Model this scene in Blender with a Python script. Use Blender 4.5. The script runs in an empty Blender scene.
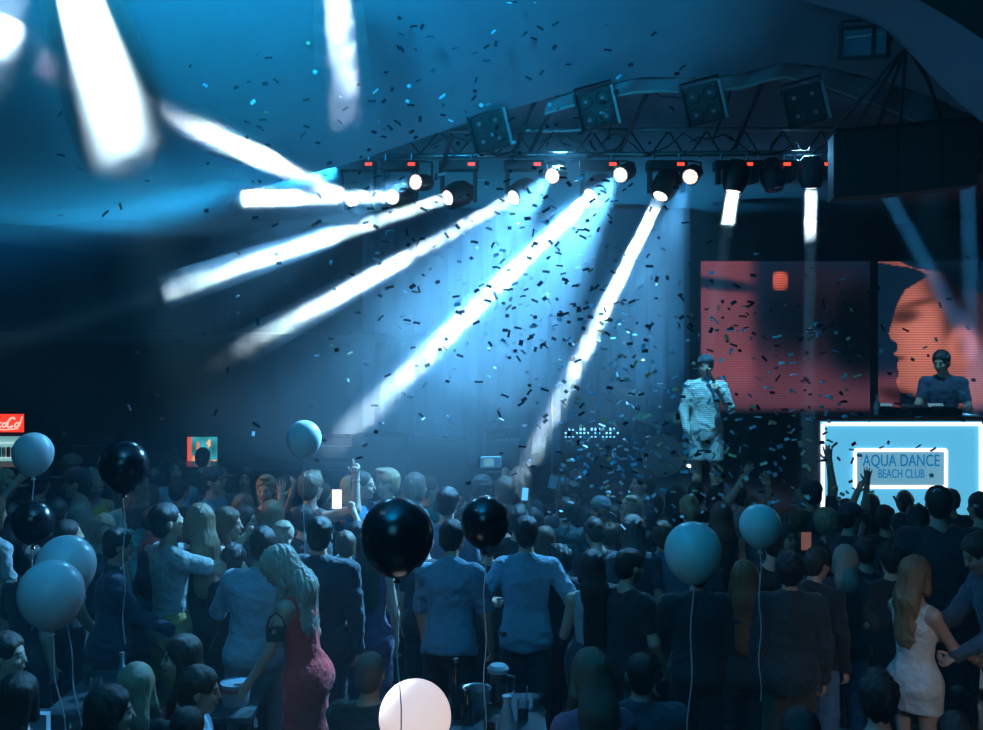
import bpy, math, random
import numpy as np
from mathutils import Vector, Matrix
RND = random.Random(11)
NP = np.random.RandomState(5)
FPX = 1050.0; EYE = 3.2; HZ = 324.0
sc = bpy.context.scene
COL = sc.collection
PI = math.pi
def P(x, y, Y):
    """point at distance Y that the photograph shows at (x, y)"""
    return Vector(((x - 491.5) * Y / FPX, Y, EYE - (y - HZ) * Y / FPX))

# ---------------------------------------------------------------- materials
_M = {}
def mat(name, col, rough=0.7, metal=0.0, bump=0.0, bscale=30.0, var=0.0, emit=None, estr=0.0, spec=0.5, sheen=0.0, trans=0.0, alpha=1.0, sss=0.0, stretch=None, coat=0.0):
    if name in _M: return _M[name]
    m = bpy.data.materials.new(name); m.use_nodes = True
    nt = m.node_tree; b = nt.nodes['Principled BSDF']
    b.inputs['Base Color'].default_value = (*col, 1)
    b.inputs['Roughness'].default_value = rough
    b.inputs['Metallic'].default_value = metal
    b.inputs['Specular IOR Level'].default_value = spec
    if sheen: b.inputs['Sheen Weight'].default_value = sheen
    if trans: b.inputs['Transmission Weight'].default_value = trans
    if coat: b.inputs['Coat Weight'].default_value = coat
    if emit:
        b.inputs['Emission Color'].default_value = (*emit, 1); b.inputs['Emission Strength'].default_value = estr
    if bump or var:
        tc = nt.nodes.new('ShaderNodeTexCoord'); n = nt.nodes.new('ShaderNodeTexNoise')
        n.inputs['Scale'].default_value = bscale; n.inputs['Detail'].default_value = 3
        src = tc.outputs['Object']
        if stretch:
            mp = nt.nodes.new('ShaderNodeMapping'); mp.inputs['Scale'].default_value = stretch
            nt.links.new(src, mp.inputs['Vector']); src = mp.outputs[0]
        nt.links.new(src, n.inputs['Vector'])
        if bump:
            bp = nt.nodes.new('ShaderNodeBump'); bp.inputs['Strength'].default_value = bump; bp.inputs['Distance'].default_value = 0.01 if bscale > 20 else .03
            nt.links.new(n.outputs[0], bp.inputs['Height']); nt.links.new(bp.outputs[0], b.inputs['Normal'])
        if var:
            mx = nt.nodes.new('ShaderNodeMix'); mx.data_type = 'RGBA'
            mx.inputs[6].default_value = (*[c * (1 - var) for c in col], 1); mx.inputs[7].default_value = (*[min(1, c * (1 + var)) for c in col], 1)
            nt.links.new(n.outputs[0], mx.inputs[0]); nt.links.new(mx.outputs[2], b.inputs['Base Color'])
    _M[name] = m
    return m
def attr_mat(name, rough=0.6, emit=0.0, lines=0, spec=0.4):
    """colour taken from the mesh's own colour attribute"""
    if name in _M: return _M[name]
    m = bpy.data.materials.new(name); m.use_nodes = True
    nt = m.node_tree; b = nt.nodes['Principled BSDF']
    b.inputs['Roughness'].default_value = rough
    b.inputs['Specular IOR Level'].default_value = spec
    a = nt.nodes.new('ShaderNodeVertexColor'); a.layer_name = 'Col'
    c = a.outputs[0]
    if lines:
        tc = nt.nodes.new('ShaderNodeTexCoord'); w = nt.nodes.new('ShaderNodeTexWave'); w.bands_direction = 'Z'
        w.inputs['Scale'].default_value = lines; w.inputs['Distortion'].default_value = 0
        nt.links.new(tc.outputs['Object'], w.inputs['Vector'])
        mr = nt.nodes.new('ShaderNodeMapRange'); mr.inputs[3].default_value = .55; mr.inputs[4].default_value = 1.25
        nt.links.new(w.outputs[1], mr.inputs[0])
        mx = nt.nodes.new('ShaderNodeVectorMath'); mx.operation = 'SCALE'
        nt.links.new(c, mx.inputs[0]); nt.links.new(mr.outputs[0], mx.inputs[3]); c = mx.outputs[0]
    if emit:
        b.inputs['Base Color'].default_value = (.01, .01, .012, 1)
        nt.links.new(c, b.inputs['Emission Color']); b.inputs['Emission Strength'].default_value = emit
    else:
        nt.links.new(c, b.inputs['Base Color'])
    _M[name] = m
    return m

# ---------------------------------------------------------------- plain mesh helpers
class MB:
    def __init__(s): s.v = []; s.f = []; s.c = None
    def add(s, vs, fs):
        b = len(s.v); s.v += [tuple(v) for v in vs]; s.f += [tuple(i + b for i in f) for f in fs]
    def box(s, c, d, rot=None, bev=0.0):
        x, y, z = d[0] / 2, d[1] / 2, d[2] / 2
        if bev <= 0:
            vs = [Vector((a, b, e)) for a in (-x, x) for b in (-y, y) for e in (-z, z)]
            fs = [(0, 1, 3, 2), (4, 6, 7, 5), (0, 4, 5, 1), (2, 3, 7, 6), (0, 2, 6, 4), (1, 5, 7, 3)]
        else:
            bv = min(bev, x * .9, y * .9, z * .9); vs = []; fs = []
            import bmesh
            bm = bmesh.new(); bmesh.ops.create_cube(bm, size=1)
            for v in bm.verts: v.co = Vector((v.co.x * d[0], v.co.y * d[1], v.co.z * d[2]))
            bmesh.ops.bevel(bm, geom=bm.edges[:], offset=bv, segments=2, affect='EDGES', profile=.7)
            bm.verts.index_update()
            vs = [v.co.copy() for v in bm.verts]; fs = [tuple(v.index for v in f.verts) for f in bm.faces]; bm.free()
        if rot is not None: vs = [rot @ v for v in vs]
        c = Vector(c); s.add([v + c for v in vs], fs); return s
    def rings(s, rings, cap=True, close=False):
        """loft closed rings of equal size"""
        n = len(rings[0]); vs = [p for r in rings for p in r]; fs = []
        for i in range(len(rings) - 1):
            for j in range(n):
                k = (j + 1) % n; fs.append((i * n + j, i * n + k, (i + 1) * n + k, (i + 1) * n + j))
        if cap: fs.append(tuple(reversed(range(n)))); fs.append(tuple((len(rings) - 1) * n + j for j in range(n)))
        s.add(vs, fs); return s
    def tube(s, pts, r, n=8, cap=True):
        pts = [Vector(p) for p in pts]; rr = r if isinstance(r, (list, tuple)) else [r] * len(pts)
        rings = []; ref = None
        for i, p in enumerate(pts):
            t = (pts[min(i + 1, len(pts) - 1)] - pts[max(i - 1, 0)]).normalized()
            if ref is None: ref = t.orthogonal().normalized()
            u = (ref - t * ref.dot(t)).normalized(); w = t.cross(u); ref = u
            rings.append([p + (u * math.cos(2 * PI * j / n) + w * math.sin(2 * PI * j / n)) * rr[i] for j in range(n)])
        return s.rings(rings, cap)
    def lathe(s, prof, c=(0, 0, 0), n=24, rot=None, cap=True):
        c = Vector(c); rings = []
        for r, z in prof:
            ring = [Vector((r * math.cos(2 * PI * j / n), r * math.sin(2 * PI * j / n), z)) for j in range(n)]
            rings.append([(rot @ v if rot is not None else v) + c for v in ring])
        return s.rings(rings, cap)
    def grid(s, fn, nu, nv):
        vs = [fn(i / nu, j / nv) for j in range(nv + 1) for i in range(nu + 1)]
        fs = [(j * (nu + 1) + i, j * (nu + 1) + i + 1, (j + 1) * (nu + 1) + i + 1, (j + 1) * (nu + 1) + i) for j in range(nv) for i in range(nu)]
        s.add(vs, fs); return s
    def build(s, name, m, parent=None, loc=(0, 0, 0), rot=None, smooth=False, **tags):
        me = bpy.data.meshes.new(name); me.from_pydata(s.v, [], s.f)
        me.materials.append(m)
        if smooth:
            me.polygons.foreach_set('use_smooth', [True] * len(me.polygons))
            try: me.set_sharp_from_angle(angle=math.radians(40))
            except Exception: pass
        me.update()
        o = bpy.data.objects.new(name, me); COL.objects.link(o)
        o.location = loc
        if rot is not None: o.rotation_euler = rot
        if parent: o.parent = parent
        tag(o, **tags); return o
def tag(o, label=None, cat=None, group=None, kind=None):
    if label: o['label'] = label
    if cat: o['category'] = cat
    if group: o['group'] = group
    if kind: o['kind'] = kind
    return o
def empty(name, loc, label=None, cat=None, group=None, rz=0):
    o = bpy.data.objects.new(name, None); COL.objects.link(o); o.location = loc; o.rotation_euler = (0, 0, rz)
    o.empty_display_size = .1
    return tag(o, label, cat, group)
def copy_tree(o, parent=None):
    c = o.copy(); COL.objects.link(c)
    if parent: c.parent = parent
    for ch in KIDS.get(o.name, []): copy_tree(ch, c)
    return c
KIDS = {}
def index_kids():
    KIDS.clear()
    for o in bpy.data.objects:
        if o.parent: KIDS.setdefault(o.parent.name, []).append(o)
def box(name, c, d, m, parent=None, bev=0.0, rot=None, **t):
    return MB().box((0, 0, 0), d, rot=rot, bev=bev).build(name, m, parent, loc=c, **t)

# ---------------------------------------------------------------- implicit surfaces, meshed by surface nets
def V(*a): return np.array(a, dtype=np.float32)
def nrm(v): v = np.asarray(v, dtype=np.float32); return v / (np.linalg.norm(v) + 1e-9)
class Field:
    def __init__(s, lo, hi, h):
        s.h = h; s.lo = np.asarray(lo, dtype=np.float32) - 2 * h
        n = np.ceil((np.asarray(hi) + 2 * h - s.lo) / h).astype(int) + 1
        s.n = n; s.d = np.full(tuple(n), .25, np.float32)
        s.ax = [s.lo[i] + h * np.arange(n[i], dtype=np.float32) for i in range(3)]
    def block(s, lo, hi):
        a = np.maximum(np.floor((lo - s.lo) / s.h).astype(int), 0); b = np.minimum(np.ceil((hi - s.lo) / s.h).astype(int) + 1, s.n)
        if np.any(b <= a): return None
        sl = tuple(slice(a[i], b[i]) for i in range(3))
        X, Y, Z = s.ax[0][sl[0]][:, None, None], s.ax[1][sl[1]][None, :, None], s.ax[2][sl[2]][None, None, :]
        return sl, X, Y, Z
    def comb(s, sl, d, k, op):
        a = s.d[sl]
        if op == 'u':
            if k > 0:
                h = np.maximum(k - np.abs(a - d), 0) / k; r = np.minimum(a, d) - h * h * k * .25
            else: r = np.minimum(a, d)
        elif op == 's':
            d = -d
            if k > 0:
                h = np.maximum(k - np.abs(a - d), 0) / k; r = np.maximum(a, d) + h * h * k * .25
            else: r = np.maximum(a, d)
        s.d[sl] = r
    def cap(s, a, b, ra, rb=None, k=.02, op='u', flat=None, flatcap=False, fdir=None):
        """tapered capsule; flat = thickness ratio along fdir"""
        rb = ra if rb is None else rb
        a = np.asarray(a, np.float32); b = np.asarray(b, np.float32); m = max(ra, rb) + k + 2 * s.h
        bl = s.block(np.minimum(a, b) - m, np.maximum(a, b) + m)
        if bl is None: return
        sl, X, Y, Z = bl
        ab = b - a; L2 = float(ab @ ab) + 1e-9
        px, py, pz = X - a[0], Y - a[1], Z - a[2]
        t = (px * ab[0] + py * ab[1] + pz * ab[2]) / L2
        tc = np.clip(t, 0, 1)
        qx, qy, qz = px - tc * ab[0], py - tc * ab[1], pz - tc * ab[2]
        q2 = qx * qx + qy * qy + qz * qz
        if flat:
            f = nrm(fdir); w = qx * f[0] + qy * f[1] + qz * f[2]
            q2 = q2 + w * w * (1 / flat ** 2 - 1)
        d = np.sqrt(q2) - (ra + (rb - ra) * tc)
        if flat: d = d * (flat * .5 + .5)
        if flatcap:
            L = math.sqrt(L2); d = np.maximum(d, np.maximum(-t * L, (t - 1) * L))
        s.comb(sl, d, k, op)
    def ell(s, c, r, R=None, k=.02, op='u'):
        """ellipsoid of half-axes r in the frame R (columns)"""
        c = np.asarray(c, np.float32); r = np.asarray(r, np.float32); m = float(r.max()) + k + 2 * s.h
        bl = s.block(c - m, c + m)
        if bl is None: return
        sl, X, Y, Z = bl
        x, y, z = X - c[0], Y - c[1], Z - c[2]
        if R is not None:
            R = np.asarray(R, np.float32)
            x, y, z = (x * R[0, 0] + y * R[1, 0] + z * R[2, 0], x * R[0, 1] + y * R[1, 1] + z * R[2, 1], x * R[0, 2] + y * R[1, 2] + z * R[2, 2])
        k0 = np.sqrt((x / r[0]) ** 2 + (y / r[1]) ** 2 + (z / r[2]) ** 2)
        k1 = np.sqrt((x / r[0] ** 2) ** 2 + (y / r[1] ** 2) ** 2 + (z / r[2] ** 2) ** 2) + 1e-6
        s.comb(sl, k0 * (k0 - 1) / k1, k, op)
    def plane_cut(s, p, n):
        """remove everything on the side the normal points to"""
        n = nrm(n); X, Y, Z = s.ax[0][:, None, None], s.ax[1][None, :, None], s.ax[2][None, None, :]
        s.d = np.maximum(s.d, (X - p[0]) * n[0] + (Y - p[1]) * n[1] + (Z - p[2]) * n[2])
    def noise(s, amp, fx, fy, fz, seed=0, warp=1.0):
        r = np.random.RandomState(seed); X, Y, Z = s.ax[0][:, None, None], s.ax[1][None, :, None], s.ax[2][None, None, :]
        ph = r.rand(9) * 6.28
        wx = warp * np.sin(Y * fy * .6 + ph[0] + 2 * np.sin(Z * fz * .35 + ph[1])); wz = warp * np.sin(X * fx * .7 + ph[2])
        n = np.sin(X * fx + wx + ph[3]) * np.sin(Y * fy + wx + ph[4]) + np.sin(Z * fz + wz + wx + ph[5]) * .8 + .5 * np.sin(X * fx * 2.1 + Z * fz * 1.7 + ph[6] + wx) * np.sin(Y * fy * 2.3 + ph[7])
        s.d = s.d - amp * n
    def mesh(s):
        d = s.d; n = s.n; S = d < 0
        nx, ny, nz = n - 1
        cnt = np.zeros((nx, ny, nz), np.int8)
        for i in (0, 1):
            for j in (0, 1):
                for k in (0, 1): cnt += S[i:nx + i, j:ny + j, k:nz + k]
        I, J, K = np.nonzero((cnt > 0) & (cnt < 8))
        if len(I) == 0: return None
        cd = {(i, j, k): d[I + i, J + j, K + k] for i in (0, 1) for j in (0, 1) for k in (0, 1)}
        acc = np.zeros((len(I), 3), np.float32); ct = np.zeros(len(I), np.float32)
        for ax in range(3):
            for u in (0, 1):
                for w in (0, 1):
                    c0 = [0, 0, 0]; o1, o2 = [q for q in range(3) if q != ax]; c0[o1] = u; c0[o2] = w
                    c1 = list(c0); c1[ax] = 1; A, B = cd[tuple(c0)], cd[tuple(c1)]
                    m = (A < 0) != (B < 0); t = np.where(m, A / np.where(m, A - B, 1), 0)
                    p = np.zeros_like(acc); p[:, o1] = u; p[:, o2] = w; p[:, ax] = t
                    acc += p * m[:, None]; ct += m
        v = acc / ct[:, None]; v = (v + np.stack([I, J, K], 1)) * s.h + s.lo
        idx = np.full((nx, ny, nz), -1, np.int32); idx[I, J, K] = np.arange(len(I))
        faces = []
        for ax in range(3):
            a0 = [slice(None)] * 3; a1 = [slice(None)] * 3
            a0[ax] = slice(0, -1); a1[ax] = slice(1, None)
            s0, s1 = S[tuple(a0)], S[tuple(a1)]
            i3 = np.array(np.nonzero(s0 != s1)); o1, o2 = [(1, 2), (2, 0), (0, 1)][ax]
            ok = (i3[o1] > 0) & (i3[o2] > 0) & (i3[o1] < n[o1] - 1) & (i3[o2] < n[o2] - 1); i3 = i3[:, ok]
            sg = s0[tuple(i3)]
            def g(du, dw):
                q = i3.copy(); q[o1] -= du; q[o2] -= dw; return idx[tuple(q)]
            q = np.stack([g(1, 1), g(0, 1), g(0, 0), g(1, 0)], 1)
            q[~sg] = q[~sg][:, ::-1]; faces.append(q)
        return v, np.concatenate(faces)
def np_mesh(name, v, f, m, col=None):
    me = bpy.data.meshes.new(name)
    me.vertices.add(len(v)); me.vertices.foreach_set('co', np.ascontiguousarray(v, np.float32).ravel())
    me.loops.add(f.size); me.loops.foreach_set('vertex_index', np.ascontiguousarray(f, np.int32).ravel())
    me.polygons.add(len(f)); me.polygons.foreach_set('loop_start', np.arange(0, f.size, f.shape[1], dtype=np.int32))
    me.polygons.foreach_set('use_smooth', np.ones(len(f), bool))
    if col is not None:
        a = me.color_attributes.new('Col', 'FLOAT_COLOR', 'POINT')
        a.data.foreach_set('color', np.concatenate([col, np.ones((len(v), 1))], 1).astype(np.float32).ravel())
    me.materials.append(m); me.update(calc_edges=True)
    return me
def field_obj(name, fld, m, parent=None, loc=(0, 0, 0), colfn=None, **tags):
    r = fld.mesh()
    if r is None: return None
    v, f = r
    o = bpy.data.objects.new(name, np_mesh(name, v, f, m, colfn(v) if colfn else None)); COL.objects.link(o); o.location = loc
    if parent: o.parent = parent
    return tag(o, **tags)
# ---------------------------------------------------------------- people
def rx(a): c, s = math.cos(a), math.sin(a); return np.array([[1, 0, 0], [0, c, -s], [0, s, c]], np.float32)
def ry(a): c, s = math.cos(a), math.sin(a); return np.array([[c, 0, s], [0, 1, 0], [-s, 0, c]], np.float32)
def rz_(a): c, s = math.cos(a), math.sin(a); return np.array([[c, -s, 0], [s, c, 0], [0, 0, 1]], np.float32)
ARMS = {  # (outwards, forwards, upwards): upper arm, forearm
    'down': ((.2, -.05, -1), (.02, .22, -1)), 'loose': ((.28, .1, -1), (-.1, .5, -.8)), 'akimbo': ((.62, -.22, -.8), (-.05, .9, -.35)),
    'bent': ((.2, .15, -.95), (-.35, .9, .2)), 'cross': ((.15, .3, -.9), (-.95, .5, .15)), 'up': ((.3, .1, .9), (-.02, .06, 1)), 'upbent': ((.75, .25, .35), (-.1, .2, 1)),
    'hold': ((.25, .65, -.55), (-.3, .45, .9)), 'holdup': ((.3, .75, .1), (-.25, .35, .95)), 'reach': ((.1, .75, -.65), (-.05, 1, -.05)), 'reachup': ((.2, .75, .5), (0, .8, .6)),
    'wide': ((.95, .1, -.05), (.9, .4, .1)), 'mic': ((.3, .45, -.8), (-.62, .45, .95)), 'rest': ((.15, .35, -.9), (-.25, .95, -.12)), 'pointup': ((.35, .2, .75), (.05, .1, 1)),
}
SKIN = {'fair': (.52, .33, .25), 'tan': (.40, .24, .16), 'mid': (.46, .28, .2)}
def skeleton(sp):
    """joints of one figure of height 1, metres later by scale"""
    S = {}
    sit = sp.get('sit', False); f = sp.get('sex', 'm') == 'f'
    pel = V(0, 0, .53) if not sit else V(0, 0, .30)
    lean, tilt, tw = [math.radians(sp.get(k, 0)) for k in ('lean', 'tilt', 'twist')]
    R = rz_(tw) @ ry(tilt) @ rx(lean)          # lean > 0 bends towards -Y (forwards)
    S['R'] = R; S['pel'] = pel
    q = lambda x, y, z: pel + R @ V(x, y, z)
    sw = (.088 if f else .101) * sp.get('wide', 1)
    S['waist'] = q(0, 0, .085); S['chest'] = q(0, .004, .19); S['nb'] = q(0, .008, .298)
    for sd, sg in (('r', -1), ('l', 1)):
        S['sh' + sd] = q(sg * sw, .006, .262)
    hy, hp, hr = [math.radians(sp.get(k, 0)) for k in ('hyaw', 'hpitch', 'hroll')]
    Rh = rz_(hy) @ ry(hr) @ rx(hp) @ (R if abs(lean) < .5 else rz_(tw) @ rx(lean * .6))
    S['Rh'] = Rh
    S['nt'] = S['nb'] + (Rh @ V(0, -.006, .045) + R @ V(0, -.004, .03)) * .55
    S['hd'] = S['nt'] + Rh @ V(0, -.012, .062)
    arms = sp.get('arms', ('down', 'down'))
    for (sd, sg), a in zip((('r', -1), ('l', 1)), arms):
        u, w = ARMS[a] if isinstance(a, str) else a[:2]
        L = lambda v: (nrm(v) * V(sg, -1, 1))
        free = not isinstance(a, str) or a in ('up', 'upbent', 'pointup', 'holdup')
        RR = rz_(tw) if free else R
        S['el' + sd] = S['sh' + sd] + RR @ L(u) * .165
        S['wr' + sd] = S['el' + sd] + RR @ L(w) * .145
        S['hdir' + sd] = nrm(S['wr' + sd] - S['el' + sd]); S['sg' + sd] = sg
    for sd, sg in (('r', -1), ('l', 1)):
        S['hip' + sd] = pel + V(sg * .052, 0, -.01)
        if sit:
            S['kn' + sd] = pel + V(sg * .08, -.24, -.01); S['an' + sd] = V(sg * .08, -.22, .045)
        else:
            st = sp.get('step', 0) * sg
            S['kn' + sd] = V(sg * .058, -.012 - st * .6, .282); S['an' + sd] = V(sg * .064, .012 + st * -.5, .046)
        S['toe' + sd] = S['an' + sd] + V(sg * .012, -.085, -.03)
    return S
def torso(F, S, s, sp, off=0.0, k=.05, lower=True):
    f = sp.get('sex', 'm') == 'f'; g = sp.get('girth', 1.0); R = S['R']
    q = lambda x, y, z: (S['pel'] + R @ V(x, y, z)) * s
    o = off
    if lower: F.ell(q(0, .004, -.015), ((.100 if f else .094) * g * s + o, .068 * g * s + o, .072 * s + o), R, k)
    if lower and f: [F.ell(q(x, .028, -.03), (.052 * s + o, .05 * s + o, .052 * s + o), R, k) for x in (-.042, .042)]
    if lower and not f: [F.ell(q(x, .024, -.03), (.046 * s + o, .042 * s + o, .046 * s + o), R, k) for x in (-.042, .042)]
    F.ell(q(0, 0, .085), ((.070 if f else .083) * g * s + o, .056 * g * s + o, .09 * s + o), R, k)
    F.ell(q(0, 0, .185), ((.082 if f else .093) * g * s + o, .062 * g * s + o, .10 * s + o), R, k)
    if f: [F.ell(q(x, -.05, .185), (.034 * s + o, .034 * s + o, .034 * s + o), R, .03) for x in (-.04, .04)]
    r = (.025 if f else .030) * s * g ** .5 + o
    F.cap(S['shr'] * s, S['shl'] * s, r, r, k=k)
    F.ell(q(0, .012, .225), ((.080 if f else .092) * g * s + o, .050 * s + o, .05 * s + o), R, k)
    for sd in 'rl': F.cap(S['nb'] * s, S['sh' + sd] * s, .026 * s + o * .7, .024 * s + o * .7, k=.035)
def headprims(F, S, s):
    Rh = S['Rh']; c = S['hd']
    q = lambda x, y, z: (c + Rh @ V(x, y, z)) * s
    F.cap(S['nb'] * s, S['nt'] * s, .034 * s, .030 * s, k=.03)
    F.ell(q(0, .008, .018), (.0435 * s, .054 * s, .049 * s), Rh, .02)      # cranium
    F.ell(q(0, -.012, -.018), (.036 * s, .040 * s, .050 * s), Rh, .02)     # face
    F.ell(q(0, -.030, -.056), (.018 * s, .016 * s, .012 * s), Rh, .02)     # chin
    F.ell(q(0, -.041, .010), (.026 * s, .010 * s, .007 * s), Rh, .012)     # brow
    for x in (-.0165, .0165): F.ell(q(x, -.0545, -.001), (.0095 * s, .008 * s, .0065 * s), Rh, .008, 's')
    for x in (-.0165, .0165): F.ell(q(x, -.0445, -.0015), (.007 * s, .006 * s, .0055 * s), Rh, .003)
    F.cap(q(0, -.048, .004), q(0, -.0585, -.019), .0045 * s, .0068 * s, k=.008)  # nose
    for x in (-.022, .022): F.ell(q(x, -.040, -.016), (.012 * s, .009 * s, .010 * s), Rh, .015)
    F.ell(q(0, -.050, -.037), (.0145 * s, .006 * s, .0042 * s), Rh, .006)  # lips
    for x in (-1, 1):
        F.ell(q(x * .045, .006, -.006), (.006 * s, .0125 * s, .018 * s), Rh, .006)
def hand(F, S, s, sd, mode, pn=None):
    W = S['wr' + sd]; d = S['hdir' + sd]; sg = S['sg' + sd]
    n = np.asarray(pn, np.float32) if pn is not None else V(0, -1, 0)
    n = n - d * float(n @ d)
    if np.linalg.norm(n) < .2: n = V(-sg, 0, 0) - d * float(V(-sg, 0, 0) @ d)
    n = nrm(n); b = np.cross(d, n).astype(np.float32)
    if mode == 'relax': n, b = nrm(V(-sg, 0, 0) - d * float(V(-sg, 0, 0) @ d)), None
    if b is None: b = np.cross(d, n).astype(np.float32)
    # thumb on the side nearer the body's front or midline
    ref = V(-sg, -.6, .3); tb = 1 if float(b @ ref) > 0 else -1
    b = b * tb
    F.cap(W * s, (W + d * .046) * s, .0165 * s, .0225 * s, k=.008, flat=.5, fdir=n)
    F.cap((W - d * .01) * s, (W + d * .015) * s, .0145 * s, .015 * s, k=.012)
    curl = {'open': (.12, .15), 'relax': (.5, .6), 'fist': (1.5, 1.5), 'hold': (1.0, 1.1), 'point': (1.5, 1.5), 'vee': (1.4, 1.5)}[mode]
    spread = {'open': .22, 'vee': .2}.get(mode, .05)
    ln = (.040, .046, .042, .033); mr = max(.0052 * s, F.h * .62)
    for i in range(4):
        o = (1.5 - i) / 1.5
        base = W + d * (.047 - .003 * abs(o)) + b * (.0165 * o)
        c1, c2 = curl
        if (mode == 'point' and i == 0) or (mode == 'vee' and i < 2): c1, c2 = .05, .05
        dd = nrm(d + b * spread * o)
        d1 = nrm(dd * math.cos(c1) + n * math.sin(c1)); d2 = nrm(dd * math.cos(c1 + c2) + n * math.sin(c1 + c2))
        m = base + d1 * ln[i] * .55; e = m + d2 * ln[i] * .5
        F.cap(base * s, m * s, mr * 1.05, mr, k=.004); F.cap(m * s, e * s, mr, mr * .85, k=.003)
    tbase = W + d * .014 + b * .014
    td = nrm(d * .65 + b * (.8 if mode in ('open', 'relax') else .25) + n * (.2 if mode in ('open', 'relax') else .8))
    tm = tbase + td * .028; te = tm + nrm(td + d * .5) * .02
    F.cap(tbase * s, tm * s, mr * 1.5, mr * 1.15, k=.008); F.cap(tm * s, te * s, mr * 1.15, mr * .9, k=.003)
def bounds(S, s, pad):
    pts = np.array([S[k] for k in S if isinstance(S[k], np.ndarray) and S[k].shape == (3,) and not k.startswith('hdir')]) * s
    return pts.min(0) - pad, pts.max(0) + pad
def limb_r(f): return (.031, .025, .0165) if not f else (.026, .021, .0145)
def person(sp):
    """sp: head pixel (px, py), distance Y and how the figure looks"""
    f = sp.get('sex', 'm') == 'f'; sp.setdefault('hair', 'short'); S = skeleton(sp)
    Y = sp['Y']; base = sp.get('floor', 0.0)
    rz = math.radians(sp.get('face', 180)); Rz = rz_(rz)
    hd1 = Rz @ S['hd']
    s = sp.get('h')
    tgt = P(sp['px'], sp['py'], Y)
    if s is None:
        s = (tgt.z - base - (.17 if sp.get('sit') else 0)) / hd1[2] if not sp.get('sit') else (tgt.z - .46) / (hd1[2] - .30)
    lim = (1.48, 1.95)
    if not (lim[0] <= s <= lim[1]): print('HEIGHT', sp['label'], round(s, 2)); s = min(max(s, lim[0]), lim[1])
    if sp.get('sit'): base = .46 - .30 * s if True else 0
    foot = 0.0
    if sp.get('sit'):
        # feet reach the floor whatever the height
        for sd in 'rl': S['an' + sd][2] = (0 - base) / s + .045; S['toe' + sd][2] = S['an' + sd][2] - .03
    sk = sp.get('skin', 'fair'); res = sp.get('res', .012 if Y < 8 else .014)
    root = empty('person', (tgt.x - hd1[0] * s, tgt.y - hd1[1] * s, base), sp['label'], 'person', sp.get('group'), rz)
    lo, hi = bounds(S, s, .16)
    for sd in 'rl': 
        hp = (S['wr' + sd] + S['hdir' + sd] * .12) * s; lo = np.minimum(lo, hp - .03); hi = np.maximum(hi, hp + .03)
    lo[2] = max(lo[2], (0 - base if sp.get('sit') else 0) - .01)
    F = Field(lo, hi, res)
    torso(F, S, s, sp)
    ra, rb, rc = limb_r(f); g = sp.get('girth', 1.0)
    for sd in 'rl':
        F.cap(S['sh' + sd] * s, S['el' + sd] * s, ra * s * g, rb * s, k=.03); F.cap(S['el' + sd] * s, S['wr' + sd] * s, rb * s, rc * s, k=.02)
        F.cap(S['hip' + sd] * s, S['kn' + sd] * s, .052 * s * g, .031 * s, k=.03)
        mid = S['kn' + sd] * .65 + S['an' + sd] * .35 + V(0, .008, 0)
        F.cap(S['kn' + sd] * s, mid * s, .031 * s, .033 * s, k=.015); F.cap(mid * s, S['an' + sd] * s, .034 * s, .021 * s, k=.03)
        F.cap((S['an' + sd] + V(0, .015, -.022)) * s, S['toe' + sd] * s, .02 * s, .017 * s, k=.02)
    headprims(F, S, s)
    hm = sp.get('hands', ('relax', 'relax')); pn = sp.get('palm', (None, None))
    for sd, m, n_ in zip('rl', hm, pn): hand(F, S, s, sd, m, (np.array(n_) * 1.0) if n_ is not None else None)
    base_col = np.array(SKIN[sk], np.float32)
    hc = sp.get('hairc', (.03, .02, .015))
    def colfn(v):
        c = np.tile(base_col, (len(v), 1)); Rh = S['Rh']; q = (v / s - S['hd']) @ Rh
        lip = ((q[:, 0] / .017) ** 2 + ((q[:, 2] + .037) / .006) ** 2 < 1) & (q[:, 1] < -.03)
        c[lip] = (.3, .1, .09)
        for x in (-.0165, .0165):
            e = (((q[:, 0] - x) / .0085) ** 2 + ((q[:, 2] + .001) / .0052) ** 2 < 1) & (q[:, 1] < -.03); c[e] = (.06, .045, .04)
            e = (((q[:, 0] - x) / .0125) ** 2 + ((q[:, 2] - .0115) / .0035) ** 2 < 1) & (q[:, 1] < -.03); c[e] = np.array(hc) * .8 + .01
        if sp.get('beard'):
            e = (q[:, 2] < -.022) & (q[:, 1] < .0) & (q[:, 2] > -.075) & ~lip; c[e] = np.array(hc) * 1.2 + base_col * .25
        if sp.get('tattoo'):
            w = S['el' + sp['tattoo']] * s; e = np.linalg.norm(v - w, axis=1) < .2; c[e] *= .45
        return c
    field_obj('body', F, attr_mat('skin', .55), root, colfn=colfn)
    cr = max(res, .012)
    # ---- clothes
    top = sp.get('top', ('tee', (.3, .3, .3))); kind, tc = top[0], top[1]; pat = top[2] if len(top) > 2 else None
    loose = {'tee': .012, 'shirt': .016, 'jacket': .024, 'dress': .008, 'tank': .008, 'robe': .02}[kind]
    sleeve = {'tee': .75, 'shirt': 2.0, 'jacket': 2.0, 'dress': 0, 'tank': 0, 'robe': 1.0}[kind]
    sleeve = sp.get('sleeve', sleeve)
    F = Field(lo, hi, cr); q = lambda x, y, z: (S['pel'] + S['R'] @ V(x, y, z)) * s
    torso(F, S, s, sp, off=loose)
    if kind != 'dress': F.ell(q(0, .004, -.02), (.094 * sp.get('girth', 1.0) * s + loose + .014, .070 * s + loose + .012, .09 * s + loose), S['R'], .04)
    hem = sp.get('hem', -.055 if kind != 'dress' else -.27)
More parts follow.
